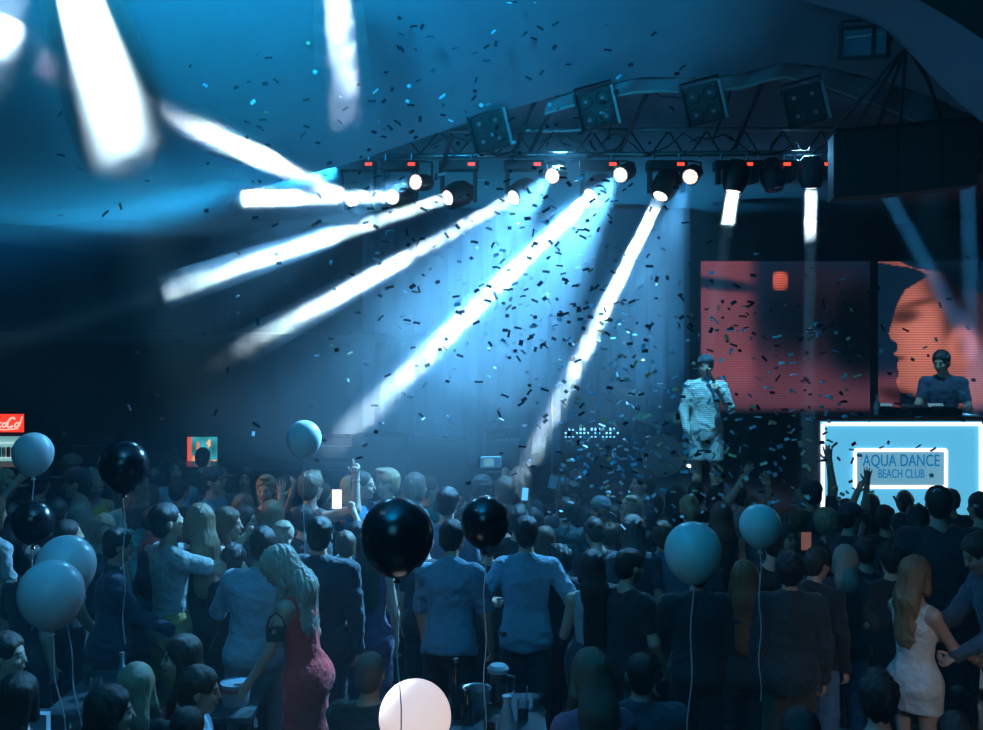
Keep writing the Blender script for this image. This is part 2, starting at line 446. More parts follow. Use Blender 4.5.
    if kind in ('dress', 'robe') or hem < -.1:
        wd = .088 if f else .09
        bot = S['pel'] * 1.0 + V(0, 0, hem - .02)
        for sd in 'rl': F.cap(S['hip' + sd] * s, S['kn' + sd] * s, .053 * s * g + loose + .004, .042 * s + loose + .004, k=.06)
        F.ell(q(0, .01, -.02), (.098 * g * s + loose, .070 * s + loose, .08 * s + loose), S['R'], .04)
        F.cap(q(0, 0, 0), bot * s, wd * s + loose, (wd + .01) * s + loose, k=.05, flat=.78, fdir=V(0, 1, 0))
    if kind in ('shirt', 'jacket') and hem >= -.1:
        F.cap(q(0, 0, .02), q(0, 0, hem - .02), .088 * s + loose, .094 * s + loose, k=.04, flat=.75, fdir=S['R'] @ V(0, 1, 0))
    for sd in 'rl':
        if sleeve > 0:
            t = min(sleeve, 1.0); e = S['sh' + sd] + (S['el' + sd] - S['sh' + sd]) * t
            F.cap(S['sh' + sd] * s, e * s, ra * s * g + loose + .003, (ra * .25 + rb * .75) * s + loose * (1.1 if t < 1 else .8), k=.03, flatcap=False if t >= 1 else True)
            if t < 1: F.ell(S['sh' + sd] * s, [ra * s * g + loose + .004] * 3, k=.03)
        if sleeve > 1:
            t = sleeve - 1; e = S['el' + sd] + (S['wr' + sd] - S['el' + sd]) * min(t, .97)
            F.cap(S['el' + sd] * s, e * s, rb * s + loose * .85, rc * s + loose * .7 + (1 - t) * .01, k=.02)
            F.cap((e - S['hdir' + sd] * .012) * s, (e + S['hdir' + sd] * .006) * s, rc * s + loose * .8 + .003 + (1 - t) * .012, k=.004)
    if kind in ('tank', 'dress'):     # open neck and arm holes
        for sd in 'rl':
            a = S['sh' + sd]; F.ell((a + (a - S['nb']) * .28 + S['R'] @ V(0, 0, .006)) * s, (.040 * s, .060 * s, .050 * s), S['R'], .008, 's')
        F.ell((S['nb'] + S['R'] @ V(0, -.02, .015)) * s, (.062 * s, .075 * s, .05 * s), S['R'], .01, 's')
    elif kind == 'tee':
        F.ell((S['nb'] + S['R'] @ V(0, -.012, .03)) * s, (.044 * s, .05 * s, .035 * s), S['R'], .006, 's')
    else:
        n0 = S['nb'] + (S['nt'] - S['nb']) * .02; n1 = S['nb'] + (S['nt'] - S['nb']) * (.62 if kind != 'robe' else .3)
        F.cap(n0 * s, n1 * s, .041 * s, .038 * s, k=.012, flatcap=True)
    hp = q(0, 0, hem) if hem >= -.1 else (S['pel'] + V(0, 0, hem)) * s
    # hem: only the trunk is cut, sleeves hang free
    X, Yy, Z = F.ax[0][:, None, None], F.ax[1][None, :, None], F.ax[2][None, None, :]
    nn = -S['R'][:, 2] if hem >= -.1 else V(0, 0, -1)
    dcut = (X - hp[0]) * nn[0] + (Yy - hp[1]) * nn[1] + (Z - hp[2]) * nn[2]
    if sleeve <= 1: F.d = np.maximum(F.d, dcut)
    else:
        inside = (np.abs(X) < .115 * s * sp.get('wide', 1) + loose) if not sp.get('tilt') and not sp.get('twist') else (X * 0 == 0)
        F.d = np.where(inside, np.maximum(F.d, dcut), F.d)
    if kind != 'jacket' or True:
        sd_ = int(sp['px'] * 7 + sp['py']) % 997
        F.noise(.0038 if kind in ('shirt', 'robe', 'jacket') else .0024, 24, 20, 38, sd_, 1.8)
    cloth = fabric(tc, pat, kind)
    nmt = {'tee': 't_shirt', 'shirt': 'shirt', 'jacket': 'jacket', 'dress': 'dress', 'tank': 'tank_top', 'robe': 'blouse'}[kind]
    t_o = field_obj(nmt, F, cloth, root)
    # ---- trousers / shorts
    bt = sp.get('bottom', ('trousers', (.02, .02, .03)))
    if bt and not (kind == 'dress'):
        hi2 = hi.copy(); hi2[2] = q(0, 0, .12)[2] + .02
        F = Field(lo, hi2, cr); o = .012
        pelR = S['R']
        F.ell(q(0, .004, -.015), (.094 * g * s + o, .070 * g * s + o, .072 * s + o), pelR, .04)
        F.ell(q(0, .0, .04), (.086 * g * s + o, .060 * g * s + o, .05 * s + o), pelR, .04)
        for x in (-.042, .042): F.ell(q(x, .026, -.03), (.047 * s + o, .045 * s + o, .047 * s + o), pelR, .04)
        short = bt[0] == 'shorts'; skirt = bt[0] == 'skirt'
        for sd in 'rl':
            kn, an = S['kn' + sd], S['an' + sd]; hpj = S['hip' + sd]
            e = kn if not short else hpj + (kn - hpj) * .9
            if skirt: e = hpj + (kn - hpj) * .6
            F.cap(hpj * s, e * s, .052 * s * g + o, (.041 if not short else .048) * s + o + .004, k=.045 if not skirt else .12, flatcap=False)
            if not short and not skirt: F.cap(kn * s, (kn + (an - kn) * .93) * s, .041 * s + o + .004, .026 * s + o * 1.2, k=.02)
        if sp.get('sit') is None and (short or skirt): F.plane_cut(V(0, 0, (S['hipr'][2] + (S['knr'][2] - S['hipr'][2]) * (.9 if short else .62)) * s), V(0, 0, -1))
        F.noise(.002, 24, 20, 34, 5 + sd_, 1.4)
        tr_o = field_obj({'trousers': 'trousers', 'shorts': 'shorts', 'skirt': 'skirt', 'jeans': 'jeans'}[bt[0]], F, fabric(bt[1], bt[2] if len(bt) > 2 else None, 'tee'), root)
    # ---- shoes
    if sp.get('shoes', True) and Y < 7.2:
        for sd in 'rl':
            a, t_ = S['an' + sd] * s, S['toe' + sd] * s
            l2 = np.minimum(a, t_) - .07; h2 = np.maximum(a, t_) + .07; l2[2] = lo[2]
            F = Field(l2, h2, .01)
            F.cap(a + V(0, .03, -.04) * s / 1.7, t_, .024 * s + .006, .021 * s + .006, k=.02, flat=.8, fdir=V(0, 0, 1)); F.cap(a + V(0, 0, .01), a + V(0, .01, -.03), .028 * s, .03 * s, k=.02)
            F.plane_cut(V(0, 0, lo[2] + .012), V(0, 0, -1))
            field_obj('shoe', F, fabric(sp.get('shoec', (.03, .03, .035)), None, 'shoe'), root)
    # ---- hair
    hk = sp['hair']; Rh = S['Rh']; c = S['hd']
    qh = lambda x, y, z: (c + Rh @ V(x, y, z)) * s
    if hk != 'bald':
        ctr = qh(0, 0, 0); ext = .16 if hk in ('short', 'buzz', 'cap', 'quiff', 'messy') else .2
        l2, h2 = ctr - V(ext, ext, ext), ctr + V(ext, ext, ext)
        ln = sp.get('hairlen', .22)
        if hk in ('long', 'curly', 'wavy'): l2[2] -= ln * s * .9; l2 -= V(.05, .05, 0); h2 += V(.05, .05, 0)
        F = Field(l2, h2, min(.008, res) if Y < 8 else .009)
        th = {'buzz': .0025, 'short': .007, 'quiff': .008, 'messy': .011, 'cap': .005, 'long': .009, 'curly': .016, 'wavy': .010, 'bun': .006, 'bob': .011, 'afro': .03}[hk]
        F.ell(qh(0, .012, .020), ((.0455 + th) * s, (.0545 + th) * s, (.050 + th) * s), Rh, .01)
        F.ell(qh(0, .032, -.012), ((.040 + th * .6) * s, (.036 + th * .5) * s, (.046) * s), Rh, .02)
        if hk in ('quiff', 'messy'): F.ell(qh(.006, -.030, .066), (.030 * s, .028 * s, .013 * s), Rh, .02)
        # open the face
        F.ell(qh(0, -.074, -.030), ((.056 if hk in ('short', 'buzz', 'quiff', 'messy') else .050) * s, .060 * s, .073 * s), Rh, .012, 's')
        if hk in ('short', 'buzz', 'quiff', 'messy', 'cap', 'bun'):
            for x in (-1, 1): F.ell(qh(x * .056, -.012, -.028), (.026 * s, .036 * s, .038 * s), Rh, .01, 's')
            F.plane_cut(qh(0, 0, -.050), Rh @ V(0, -.35, -1))
        if hk in ('long', 'curly', 'wavy', 'bob'):
            L = ln if hk != 'bob' else .075
            sw = sp.get('hairside', 0.0)
            back = S['R'] @ V(sw * .06, .055, 0)
            w0 = .044 + th; top_p = c + Rh @ V(0, .03, .0)
            m1 = S['nb'] + S['R'] @ V(0, .042, .01); m2 = m1 + V(sw * .05, .012, -L * .75 + .03)
            fd = S['R'] @ V(0, 1, 0)
            F.cap(top_p * s, m1 * s, w0 * s, (w0 + .004) * s, k=.03, flat=.62, fdir=fd)
            if L > .08: F.cap(m1 * s, m2 * s, (w0 + .006) * s, (w0 - .004 if hk != 'curly' else w0 + .004) * s, k=.03, flat=.38, fdir=fd)
            for x in (-1, 1):  # locks beside the face
                a0 = c + Rh @ V(x * .043, -.004, .01); a1 = c + Rh @ V(x * .050, .004, -.055)
                F.cap(a0 * s, a1 * s, .014 * s, .017 * s, k=.02)
                if L > .1 and sp.get('front', RND.random() < .5):
                    a2 = S['nb'] + S['R'] @ V(x * .058, -.045, -.03); F.cap(a1 * s, a2 * s, .017 * s, .018 * s, k=.02); F.cap(a2 * s, (a2 + V(0, -.012, -L * .45)) * s, .018 * s, .009 * s, k=.02)
            F.ell(qh(0, -.074, -.030), (.036 * s, .056 * s, .070 * s), Rh, .012, 's')
        if hk == 'bun': F.ell(qh(0, .05, .055), (.024 * s,) * 3, Rh, .012)
        if sp.get('tail'): F.cap(qh(0, .055, .03), qh(0, .09, .0), .014 * s, .02 * s, k=.012); F.cap(qh(0, .09, .0), qh(.01, .085, -.12), .02 * s, .008 * s, k=.012)
        sdn = int(sp['px'] * 13 + sp['py'] * 3) % 991
        if hk in ('curly', 'afro'): F.noise(.0055, 120, 110, 48, sdn, 2.6)
        elif hk in ('wavy',): F.noise(.004, 110, 100, 42, sdn, 2.0)
        elif hk in ('long', 'bob'): F.noise(.0022, 190, 150, 9, sdn, 1.5)
        elif hk != 'buzz': F.noise(.0022 if hk != 'messy' else .005, 120, 90, 60, sdn, 1.5)
        field_obj('hair', F, hairmat(hc), root)
    if hk == 'cap' or sp.get('cap'):
        ctr = qh(0, -.03, .05); F = Field(ctr - .17, ctr + .17, .008)
        F.ell(qh(0, .006, .028), (.056 * s, .066 * s, .052 * s), Rh, .01); F.plane_cut(qh(0, 0, .026), Rh @ V(0, -.12, -1))
        bs = -1 if not sp.get('capback') else 1
        F.ell(qh(0, bs * .072, .030), (.042 * s, .050 * s, .0055 * s), Rh, .006)
        field_obj('baseball_cap', F, fabric(sp.get('capc', (.02, .025, .04)), None, 'cap'), root)
    if sp.get('glasses'):
        g_ = MB()
        for x in (-.0175, .0175): g_.box(qh(x, -.062, -.001), (.029 * s, .003, .019 * s), rot=Matrix(Rh.tolist()), bev=.002)
        g_.box(qh(0, -.062, .004), (.012 * s, .003, .003), rot=Matrix(Rh.tolist()))
        g_.build('sunglasses', mat('lens_black', (.01, .01, .012), .12), root)
    if sp.get('watch'):
        sd = sp['watch']; w = (S['wr' + sd] - S['hdir' + sd] * .012) * s; F = Field(w - .05, w + .05, .006)
        F.cap(w - S['hdir' + sd] * .008, w + S['hdir' + sd] * .008, rc * s + .007, k=.001, flatcap=True); field_obj('wristband', F, mat('wristband', sp.get('watchc', (.7, .6, .3)), .3, .6), root)
    sp['root'] = root; sp['S'] = S; sp['s'] = s
    return root
def wpos(sp, key, off=(0, 0, 0)):
    p = Matrix.Rotation(sp['root'].rotation_euler[2], 3, 'Z') @ Vector((sp['S'][key] * sp['s'] + np.array(off)).tolist())
    return p + sp['root'].location
def fabric(c, pat, kind):
    key = 'fabric_%s_%s_%.3f_%.3f_%.3f' % (kind, pat, *c)
    if key in _M: return _M[key]
    m = mat(key, c, .85 if kind != 'shoe' else .4, bump=.9, bscale=16, var=.12, sheen=.15)
    if pat:
        nt = m.node_tree; b = nt.nodes['Principled BSDF']; tc = nt.nodes.new('ShaderNodeTexCoord')
        if pat == 'stripe':
            w = nt.nodes.new('ShaderNodeTexWave'); w.bands_direction = 'Z'; w.inputs['Scale'].default_value = 14; w.inputs['Distortion'].default_value = 1.2; out = w.outputs[1]
        elif pat == 'dots':
            w = nt.nodes.new('ShaderNodeTexVoronoi'); w.inputs['Scale'].default_value = 22; out = w.outputs[0]
        else:
            w = nt.nodes.new('ShaderNodeTexNoise'); w.inputs['Scale'].default_value = 22; out = w.outputs[0]
        nt.links.new(tc.outputs['Object'], w.inputs['Vector'])
        r = nt.nodes.new('ShaderNodeValToRGB'); r.color_ramp.elements[0].position = .25; r.color_ramp.elements[1].position = .4 if pat == 'dots' else .6
        r.color_ramp.elements[0].color = (*[x * (.5 if pat == 'stripe' else .2) for x in c], 1); r.color_ramp.elements[1].color = (*c, 1)
        nt.links.new(out, r.inputs[0]); nt.links.new(r.outputs[0], b.inputs['Base Color'])
    return m
def hairmat(c):
    return mat('hair_%.3f_%.3f_%.3f' % tuple(c), c, .42, bump=.7, bscale=40, var=.35, stretch=(6, 6, .8), spec=.5)
# ---------------------------------------------------------------- camera, world
cam = bpy.data.cameras.new('camera'); co = bpy.data.objects.new('camera', cam); COL.objects.link(co); sc.camera = co
co.location = (0, 0, EYE); co.rotation_euler = (PI / 2, 0, 0); cam.sensor_width = 36; cam.lens = 36 * FPX / 983; cam.shift_y = -(365 - HZ) / 983
cam.clip_start = .05
sc.view_settings.view_transform = 'Standard'; sc.view_settings.look = 'None'; sc.view_settings.gamma = 1; sc.view_settings.exposure = 0
sc.view_settings.use_curve_mapping = False
w = bpy.data.worlds.new('night_haze'); sc.world = w; w.use_nodes = True
nt = w.node_tree; nt.nodes['Background'].inputs[0].default_value = (.0, .002, .004, 1)
vs = nt.nodes.new('ShaderNodeVolumeScatter'); vs.inputs['Density'].default_value = .0115; vs.inputs['Color'].default_value = (.30, .74, 1, 1)
nt.links.new(vs.outputs[0], nt.nodes['World Output'].inputs['Volume'])

BLK = mat('black_metal', (.012, .013, .016), .45, .3, spec=.4)
BLK2 = mat('black_plastic', (.015, .016, .02), .5)
ALU = mat('aluminium', (.35, .37, .4), .4, .9)
CAB = mat('cable_rubber', (.01, .01, .012), .5)

def canvas_mat(name, col, bump=.3):
    return mat(name, col, .8, bump=bump, bscale=3, var=.12)
# ---- floor, stage, walls
MB().box((0, 9, -.05), (24, 26, .1)).build('floor', mat('floor_concrete', (.035, .04, .05), .35, var=.3, bscale=2), kind='structure')
MB().box((2.3, 14.45, .55), (10.6, 5.9, 1.1), bev=.02).build('floor_stage', mat('stage_black', (.03, .035, .045), .4), kind='structure')
def drape(x0, x1, Y, z0, z1, amp, per, seed=0):
    r = random.Random(seed); ph = [r.random() * 6.28 for _ in range(4)]; n = int((x1 - x0) / per * 10)
    def fn(u, v):
        x = x0 + (x1 - x0) * u
        a = amp * (math.sin(2 * PI * x / per + ph[0] + .8 * math.sin(x * 1.3 + ph[1])) + .35 * math.sin(4.7 * PI * x / per + ph[2]))
        return Vector((x, Y + a * (.55 + .45 * (1 - v)), z0 + (z1 - z0) * v))
    m = MB(); m.grid(fn, n, 6)
    f2 = lambda u, v: fn(u, v) + Vector((0, .012, 0))
    m2 = MB(); m2.grid(f2, n, 6); m2.f = [tuple(reversed(f)) for f in m2.f]
    m.add(m2.v, m2.f); return m
drape(-9.5, 9.5, 17.6, 0, 5.6, .06, 1.1, 3).build('wall_back', canvas_mat('tent_wall_dark', (.03, .045, .06)), kind='structure', smooth=True)
MB().box((-9.6, 8.5, 3.2), (.1, 19, 6.4)).build('wall_left', canvas_mat('tent_wall_dark', (.03, .045, .06)), kind='structure')
MB().box((9.6, 8.5, 3.2), (.1, 19, 6.4)).build('wall_right', canvas_mat('tent_wall_dark', (.03, .045, .06)), kind='structure')
# ---- canopy: near roof with its scalloped edge, far roof behind it
EDGE = [(-200, 208), (0, 212), (150, 205), (260, 188), (360, 160), (440, 132), (500, 112), (570, 92), (640, 77), (700, 78), (740, 74), (783, 62), (830, 68), (880, 80), (930, 96), (983, 118), (1100, 150)]
def edge_y(x):
    for (a, b), (c, d) in zip(EDGE, EDGE[1:]):
        if x <= c:
            t = (x - a) / (c - a); t = t * t * (3 - 2 * t) if False else t
            return b + (d - b) * t
    return EDGE[-1][1]
def near_roof(u, v):
    # v=0 the scalloped far edge, v=1 the roof ridge above the camera
    px = -220 + 1300 * u; e = P(px, edge_y(px), 9.7)
    x = e.x * (1 + .25 * v); sag = .10 * math.sin(PI * min(v * 1.6, 1)) * math.sin(u * 9)
    return Vector((x, 9.7 - 9.9 * v, e.z + (1.9 + max(0, 500 - px) / 720 * 1.3) * v ** .8 - sag))
m = MB(); m.grid(near_roof, 90, 16); nv = list(m.v); m.add([(a, b, c + .02) for a, b, c in nv], [tuple(reversed(f)) for f in m.f])
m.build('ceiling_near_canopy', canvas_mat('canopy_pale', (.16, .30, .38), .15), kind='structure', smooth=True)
def far_roof(u, v):
    px = -220 + 1300 * u; e = P(px, edge_y(px) + 4, 9.95)
    e.z = max(e.z, 5.35)
    z1 = 4.9; return Vector((e.x * (1 + .45 * v), 9.95 + 7.9 * v, e.z * (1 - v) + z1 * v - .18 * math.sin(PI * v) + .05 * math.sin(u * 40) * v))
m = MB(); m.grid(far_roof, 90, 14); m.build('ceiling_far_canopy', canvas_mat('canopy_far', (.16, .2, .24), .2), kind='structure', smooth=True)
# folded fabric band hanging just behind the scalloped edge
def band(u, v):
    px = 545 + 480 * u; y0 = edge_y(px); dep = 16 + 26 * max(0, (px - 760) / 220)
    e = P(px, y0 + dep * v, 9.78 + .1 * v); e.y += .05 * math.sin(u * 60 + v * 2); return e
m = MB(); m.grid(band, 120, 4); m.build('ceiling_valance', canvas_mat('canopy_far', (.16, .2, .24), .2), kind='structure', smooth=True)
# light piping of the edge
MB().tube([P(x, edge_y(x) + (14 if x < 780 else 14 + (x - 780) * .12), 9.7) for x in range(545, 1041, 15)], .012, 6).build('trim_1', mat('piping', (.35, .4, .42), .6), kind='structure', smooth=True)
# lit strip of canopy in front on the right and the dark outer flap beyond
LO = [(640, -60), (760, -35), (800, 0), (850, 14), (880, 30), (905, 48), (935, 80), (960, 104), (1010, 145)]
HI = [(760, -120), (860, -70), (905, -8), (940, 12), (960, 24), (983, 40), (1010, 60), (1040, 80), (1080, 110)]
def strip(u, v):
    n = len(LO) - 1; i = min(int(u * n), n - 1); t = u * n - i
    a = Vector(LO[i]).lerp(Vector(LO[i + 1]), t); b = Vector(HI[i]).lerp(Vector(HI[i + 1]), t)
    p = a.lerp(b, v); return P(p.x, p.y, 8.4 - 2.0 * v - .35 * math.sin(PI * v))
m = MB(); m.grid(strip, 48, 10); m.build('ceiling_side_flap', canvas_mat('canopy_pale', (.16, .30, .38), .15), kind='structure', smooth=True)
def flap2(u, v):
    n = len(HI) - 1; i = min(int(u * n), n - 1); t = u * n - i
    a = Vector(HI[i]).lerp(Vector(HI[i + 1]), t); return P(a.x + 160 * v, a.y - 160 * v, 6.4 - 1.2 * v + .3 * v)
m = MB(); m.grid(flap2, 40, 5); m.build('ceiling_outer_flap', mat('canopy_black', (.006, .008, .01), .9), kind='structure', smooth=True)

# ---- drapes beside the screen
drape(-1.9, 2.93, 15.5, 1.1, 4.9, .05, .34, 9).build('stage_curtain', mat('curtain_blue', (.10, .16, .22), .8, bump=.2, bscale=20), label='blue-lit pleated curtain hanging behind the singer, beside the screen', cat='curtain', smooth=True)
# ---- video wall
def bl(x, c, w): return 1 / (1 + math.exp(-(x - c) / w))
def ell(x, y, cx, cy, rx, ry, soft=.12, rot=0):
    c, s = math.cos(rot), math.sin(rot); dx, dy = x - cx, y - cy; a, b = dx * c + dy * s, -dx * s + dy * c
    return bl(-math.sqrt((a / rx) ** 2 + (b / ry) ** 2), -1, soft)
FACE = [(873, 262), (900, 262), (930, 275), (905, 290), (897, 305), (893, 318), (889, 333), (890, 338), (897, 343), (897, 350), (894, 354), (899, 358), (897, 366), (899, 374), (896, 382), (900, 392), (915, 397), (935, 400), (945, 403), (1000, 403), (1000, 300), (960, 286), (940, 272)]
def inpoly(x, y, poly):
    r = False; j = len(poly) - 1
    for i in range(len(poly)):
        a, b = poly[i]; c, d = poly[j]
        if (b > y) != (d > y) and x < (c - a) * (y - b) / (d - b) + a: r = not r
        j = i
    return r
def screen_col(x, y):
    """moving picture shown on the wall, in photograph coordinates"""
    red = np.array((.33, .065, .06)); blue = np.array((.003, .016, .04)); dim = np.array((.11, .035, .05))
    c = blue.copy()
    if x < 874:
        a = bl(-x, -(751 + (y - 262) * .02), 3) * bl(-y, -392, 6)
        a *= 1 - ell(x, y, 718, 284, 46, 6.5, .15, .12)
        k = .55 + .45 * bl(-y, -355, 25)
        c = c + (red * k * .50 + dim * .4) * a
        b = ell(x, y, 800, 395, 125, 38, .25, .12) * (1 - ell(x, y, 845, 330, 46, 40, .2)); c = c + red * .30 * b + dim * .2 * b
        g = ell(x, y, 835, 296, 42, 22, .3, .3) * .10; c = c + red * g
        g = ell(x, y, 815, 358, 14, 22, .3, .2) * .15; c = c + red * g
        if 773 < x < 788 and 272 < y < 290: c = c + np.array((.9, .16, .08)) * (ell(x, y, 780, 281, 8.5, 9.5, .1))
        c = c * (1 - .9 * ell(x, y, 862, 330, 30, 52, .12)) * (1 - .75 * ell(x, y, 812, 318, 52, 46, .18))
    else:
        if inpoly(x, y, FACE): 
            k = (.32 + .85 * ell(x, y, 922, 332, 28, 60, .35)) * (1 - .8 * bl(x, 944, 2.5) * bl(-y, -338, 4)); c = np.array((.56, .18, .14)) * k
            c = c * (1 - .85 * ell(x, y, 905, 316, 15, 7, .2, -.15)) * (1 - .75 * ell(x, y, 918, 303, 20, 3.5, .3, -.25)) * (1 - .75 * ell(x, y, 899, 358, 6, 2.2, .3)) * (1 - .7 * ell(x, y, 958, 312, 16, 40, .25, -.2))
        e = ell(x, y, 962, 347, 15, 19, .12); c = c * (1 - e) + np.array((.62, .2, .15)) * (.5 + .5 * (1 - ell(x, y, 962, 346, 6, 10, .4))) * e
        e = ell(x, y, 965, 385, 26, 30, .2) * .8; c = c * (1 - e) + np.array((.42, .14, .13)) * e
        if x < 900: c = c + red * .42 * bl(y, 378 - (x - 874) * .1, 3)
        c = c * (1 - .92 * ell(x, y, 948, 283, 26, 20, .2)) * (1 - .8 * ell(x, y, 905, 397, 26, 7, .2, .25))
    return c * bl(-y, -(409), 1.5)
vw = empty('video_wall', P(842, 413, 15.0), 'wide red and black video wall showing a giant face in profile', 'screen')
def panel(x0, x1, y0=261, y1=413, name='screen_panel'):
    Y = 15.0; nx, ny = int((x1 - x0) * .8), int((y1 - y0) * .8); a = P(x0, y0, Y); b = P(x1, y1, Y); o = vw.location
    vs, cs = [], []
    for j in range(ny + 1):
        for i in range(nx + 1):
            u, v = i / nx, j / ny; vs.append((a.x + (b.x - a.x) * u - o.x, 0, a.z + (b.z - a.z) * v - o.z)); cs.append(screen_col(x0 + (x1 - x0) * u, y0 + (y1 - y0) * v))
    I = np.arange(nx * ny); i, j = I % nx, I // nx; q = j * (nx + 1) + i
    f = np.stack([q, q + nx + 1, q + nx + 2, q + 1], 1)
    me = np_mesh(name, np.array(vs, np.float32), f, attr_mat('led_screen', .5, 1.0, lines=9), np.array(cs, np.float32))
    ob = bpy.data.objects.new(name, me); COL.objects.link(ob); ob.parent = vw
    cb = MB().box(((a.x + b.x) / 2 - o.x, .09, (a.z + b.z) / 2 - o.z), (b.x - a.x + .02, .14, a.z - b.z + .02)); cb.build('cabinet', BLK, vw)
panel(701, 870); panel(878, 1052)
MB().box((0, 0, 0), (.1, .12, 3.2)).build('support_post', BLK, vw, loc=(P(874, 340, 15).x - vw.location.x, .05, 1.1 + 1.6 - vw.location.z))
for x in (720, 860, 900, 1030): MB().box((0, 0, 0), (.08, .3, .82)).build('foot', BLK, vw, loc=(P(x, 400, 15).x - vw.location.x, .15, 1.1 + .41 - vw.location.z))

# ---- DJ booth
BX0, BX1, BZ = 3.44, 5.13, 2.19
bo = empty('dj_booth', ((BX0 + BX1) / 2, 11.0, 0), 'glowing pale blue booth outlined in white light tubes, with a lettered sign', 'booth')
bw = BX1 - BX0; ox = (BX0 + BX1) / 2
glow = mat('backlit_acrylic', (.03, .22, .36), .4, emit=(.10, .50, .80), estr=1.0)
tube_m = mat('led_tube', (.9, .9, .9), .4, emit=(1.0, .84, .86), estr=1.7)
MB().box((0, 0, BZ / 2), (bw, .03, BZ - .02)).build('front_panel', glow, bo)
MB().box((-bw / 2 - .012, .28, BZ / 2), (.024, .58, BZ)).build('side_panel', BLK2, bo); MB().box((bw / 2 + .012, .28, BZ / 2), (.024, .58, BZ)).build('side_panel', BLK2, bo)
MB().box((0, .28, BZ + .02), (bw + .08, .62, .04), bev=.008).build('top', BLK2, bo)
def frame(x0, x1, z0, z1, r=.022):
    p = [(x0, -.04, z0), (x1, -.04, z0), (x1, -.04, z1), (x0, -.04, z1)]
    out = []
    for i in range(4): out.append((p[i], p[(i + 1) % 4]))
    return out
for a, b in frame(-bw / 2 + .02, bw / 2 - .02, .05, BZ - .035): MB().tube([a, b], .019, 10).build('light_tube', tube_m, bo, smooth=True)
A, B = P(855, 450, 10.96), P(946, 487, 10.96)
for a, b in frame(A.x - ox, B.x - ox, B.z, A.z): MB().tube([a, b], .019, 10).build('light_tube', tube_m, bo, smooth=True)
sb = MB().box(((A.x + B.x) / 2 - ox, -.03, (A.z + B.z) / 2), (B.x - A.x, .02, A.z - B.z)).build('sign_board', mat('sign_board', (.2, .4, .5), .4, emit=(.16, .44, .62), estr=.8), bo)
def text(s, name, size, c, m, parent, ext=.004, width=None, rot=(PI / 2, 0, 0)):
    cu = bpy.data.curves.new(name, 'FONT'); cu.body = s; cu.size = size; cu.extrude = ext; cu.align_x = 'CENTER'; cu.align_y = 'CENTER'; cu.offset = size * .004
    ob = bpy.data.objects.new(name, cu); COL.objects.link(ob); bpy.context.view_layer.update()
    me = bpy.data.meshes.new_from_object(ob.evaluated_get(bpy.context.evaluated_depsgraph_get())); bpy.data.objects.remove(ob)
    if width:
        xs = [v.co.x for v in me.vertices]; k = width / (max(xs) - min(xs))
        for v in me.vertices: v.co.x *= k
    me.materials.clear(); me.materials.append(m)
    o2 = bpy.data.objects.new(name, me); COL.objects.link(o2); o2.parent = parent; o2.location = c; o2.rotation_euler = rot; return o2
ltr = mat('sign_letters', (.01, .12, .25), .5, emit=(.0, .17, .42), estr=.9)
a = P(901, 461, 10.96); text('AQUA DANCE', 'lettering', .175, (a.x - ox, -.045, a.z), ltr, bo, width=.80)
a = P(901, 474, 10.96); text('BEACH CLUB', 'lettering', .13, (a.x - ox, -.045, a.z), ltr, bo, width=.48)

# ---- gear on the booth
zt = BZ + .04
def on_booth(x, w_, d_, h_, name, label, cat, y=.3):
    X = P(x, 410, 11.2).x; r = empty(name, (X, 11.0 + y, zt), label, cat)
    MB().box((0, 0, h_ / 2), (w_, d_, h_), bev=.008).build('casing', BLK2, r); return r
for i, (x, lab) in enumerate(((893, 'media player on the booth, beside the water bottle'), (945, 'media player on the booth, in front of the man behind the decks'))):
    r = on_booth(x, .30, .34, .07, 'deck', 'black flat ' + lab, 'music player')
    MB().lathe([(.11, 0), (.11, .012), (.09, .016), (0.0, .016)], (0, -.03, .07), 28).build('jog_wheel', mat('wheel_grey', (.12, .14, .16), .25, .7), r, smooth=True)
    MB().box((0, .13, .085), (.16, .06, .012), rot=Matrix.Rotation(.5, 3, 'X')).build('display', mat('deck_display', (.05, .05, .06), .3, emit=(.2, .5, .7), estr=.5), r)
r = on_booth(919, .26, .34, .08, 'mixer', 'black club mixer between the two players on the booth', 'mixer')
for i in range(4):
    for j in range(3): MB().lathe([(.012, 0), (.010, .022), (0, .022)], (-.09 + .06 * i, -.02 + .06 * j, .08), 8).build('knob', ALU, r)
glass_m = mat('clear_glass', (.8, .9, .95), .05, trans=1.0)
def bottle_prof(h, r): return [(0.001, 0), (r * .95, 0), (r, .01), (r, h * .58), (r * .8, h * .68), (r * .36, h * .8), (r * .34, h * .97), (r * .42, h * .975), (r * .42, h), (.001, h)]
r = empty('water_bottle', (P(877, 410, 11.25).x, 11.25, zt), 'small clear water bottle standing on the booth beside the players', 'bottle')
MB().lathe(bottle_prof(.2, .032), n=20).build('bottle', mat('pet_bottle', (.45, .65, .75), .15, spec=.8), r, smooth=True)
MB().lathe([(.016, 0), (.016, .02), (.001, .02)], (0, 0, .2), 14).build('cap', mat('cap_blue', (.1, .3, .6), .4), r); MB().lathe([(.0335, 0), (.0335, .05)], (0, 0, .06), 20, cap=False).build('bottle_label', mat('label_white', (.7, .75, .8), .5), r)

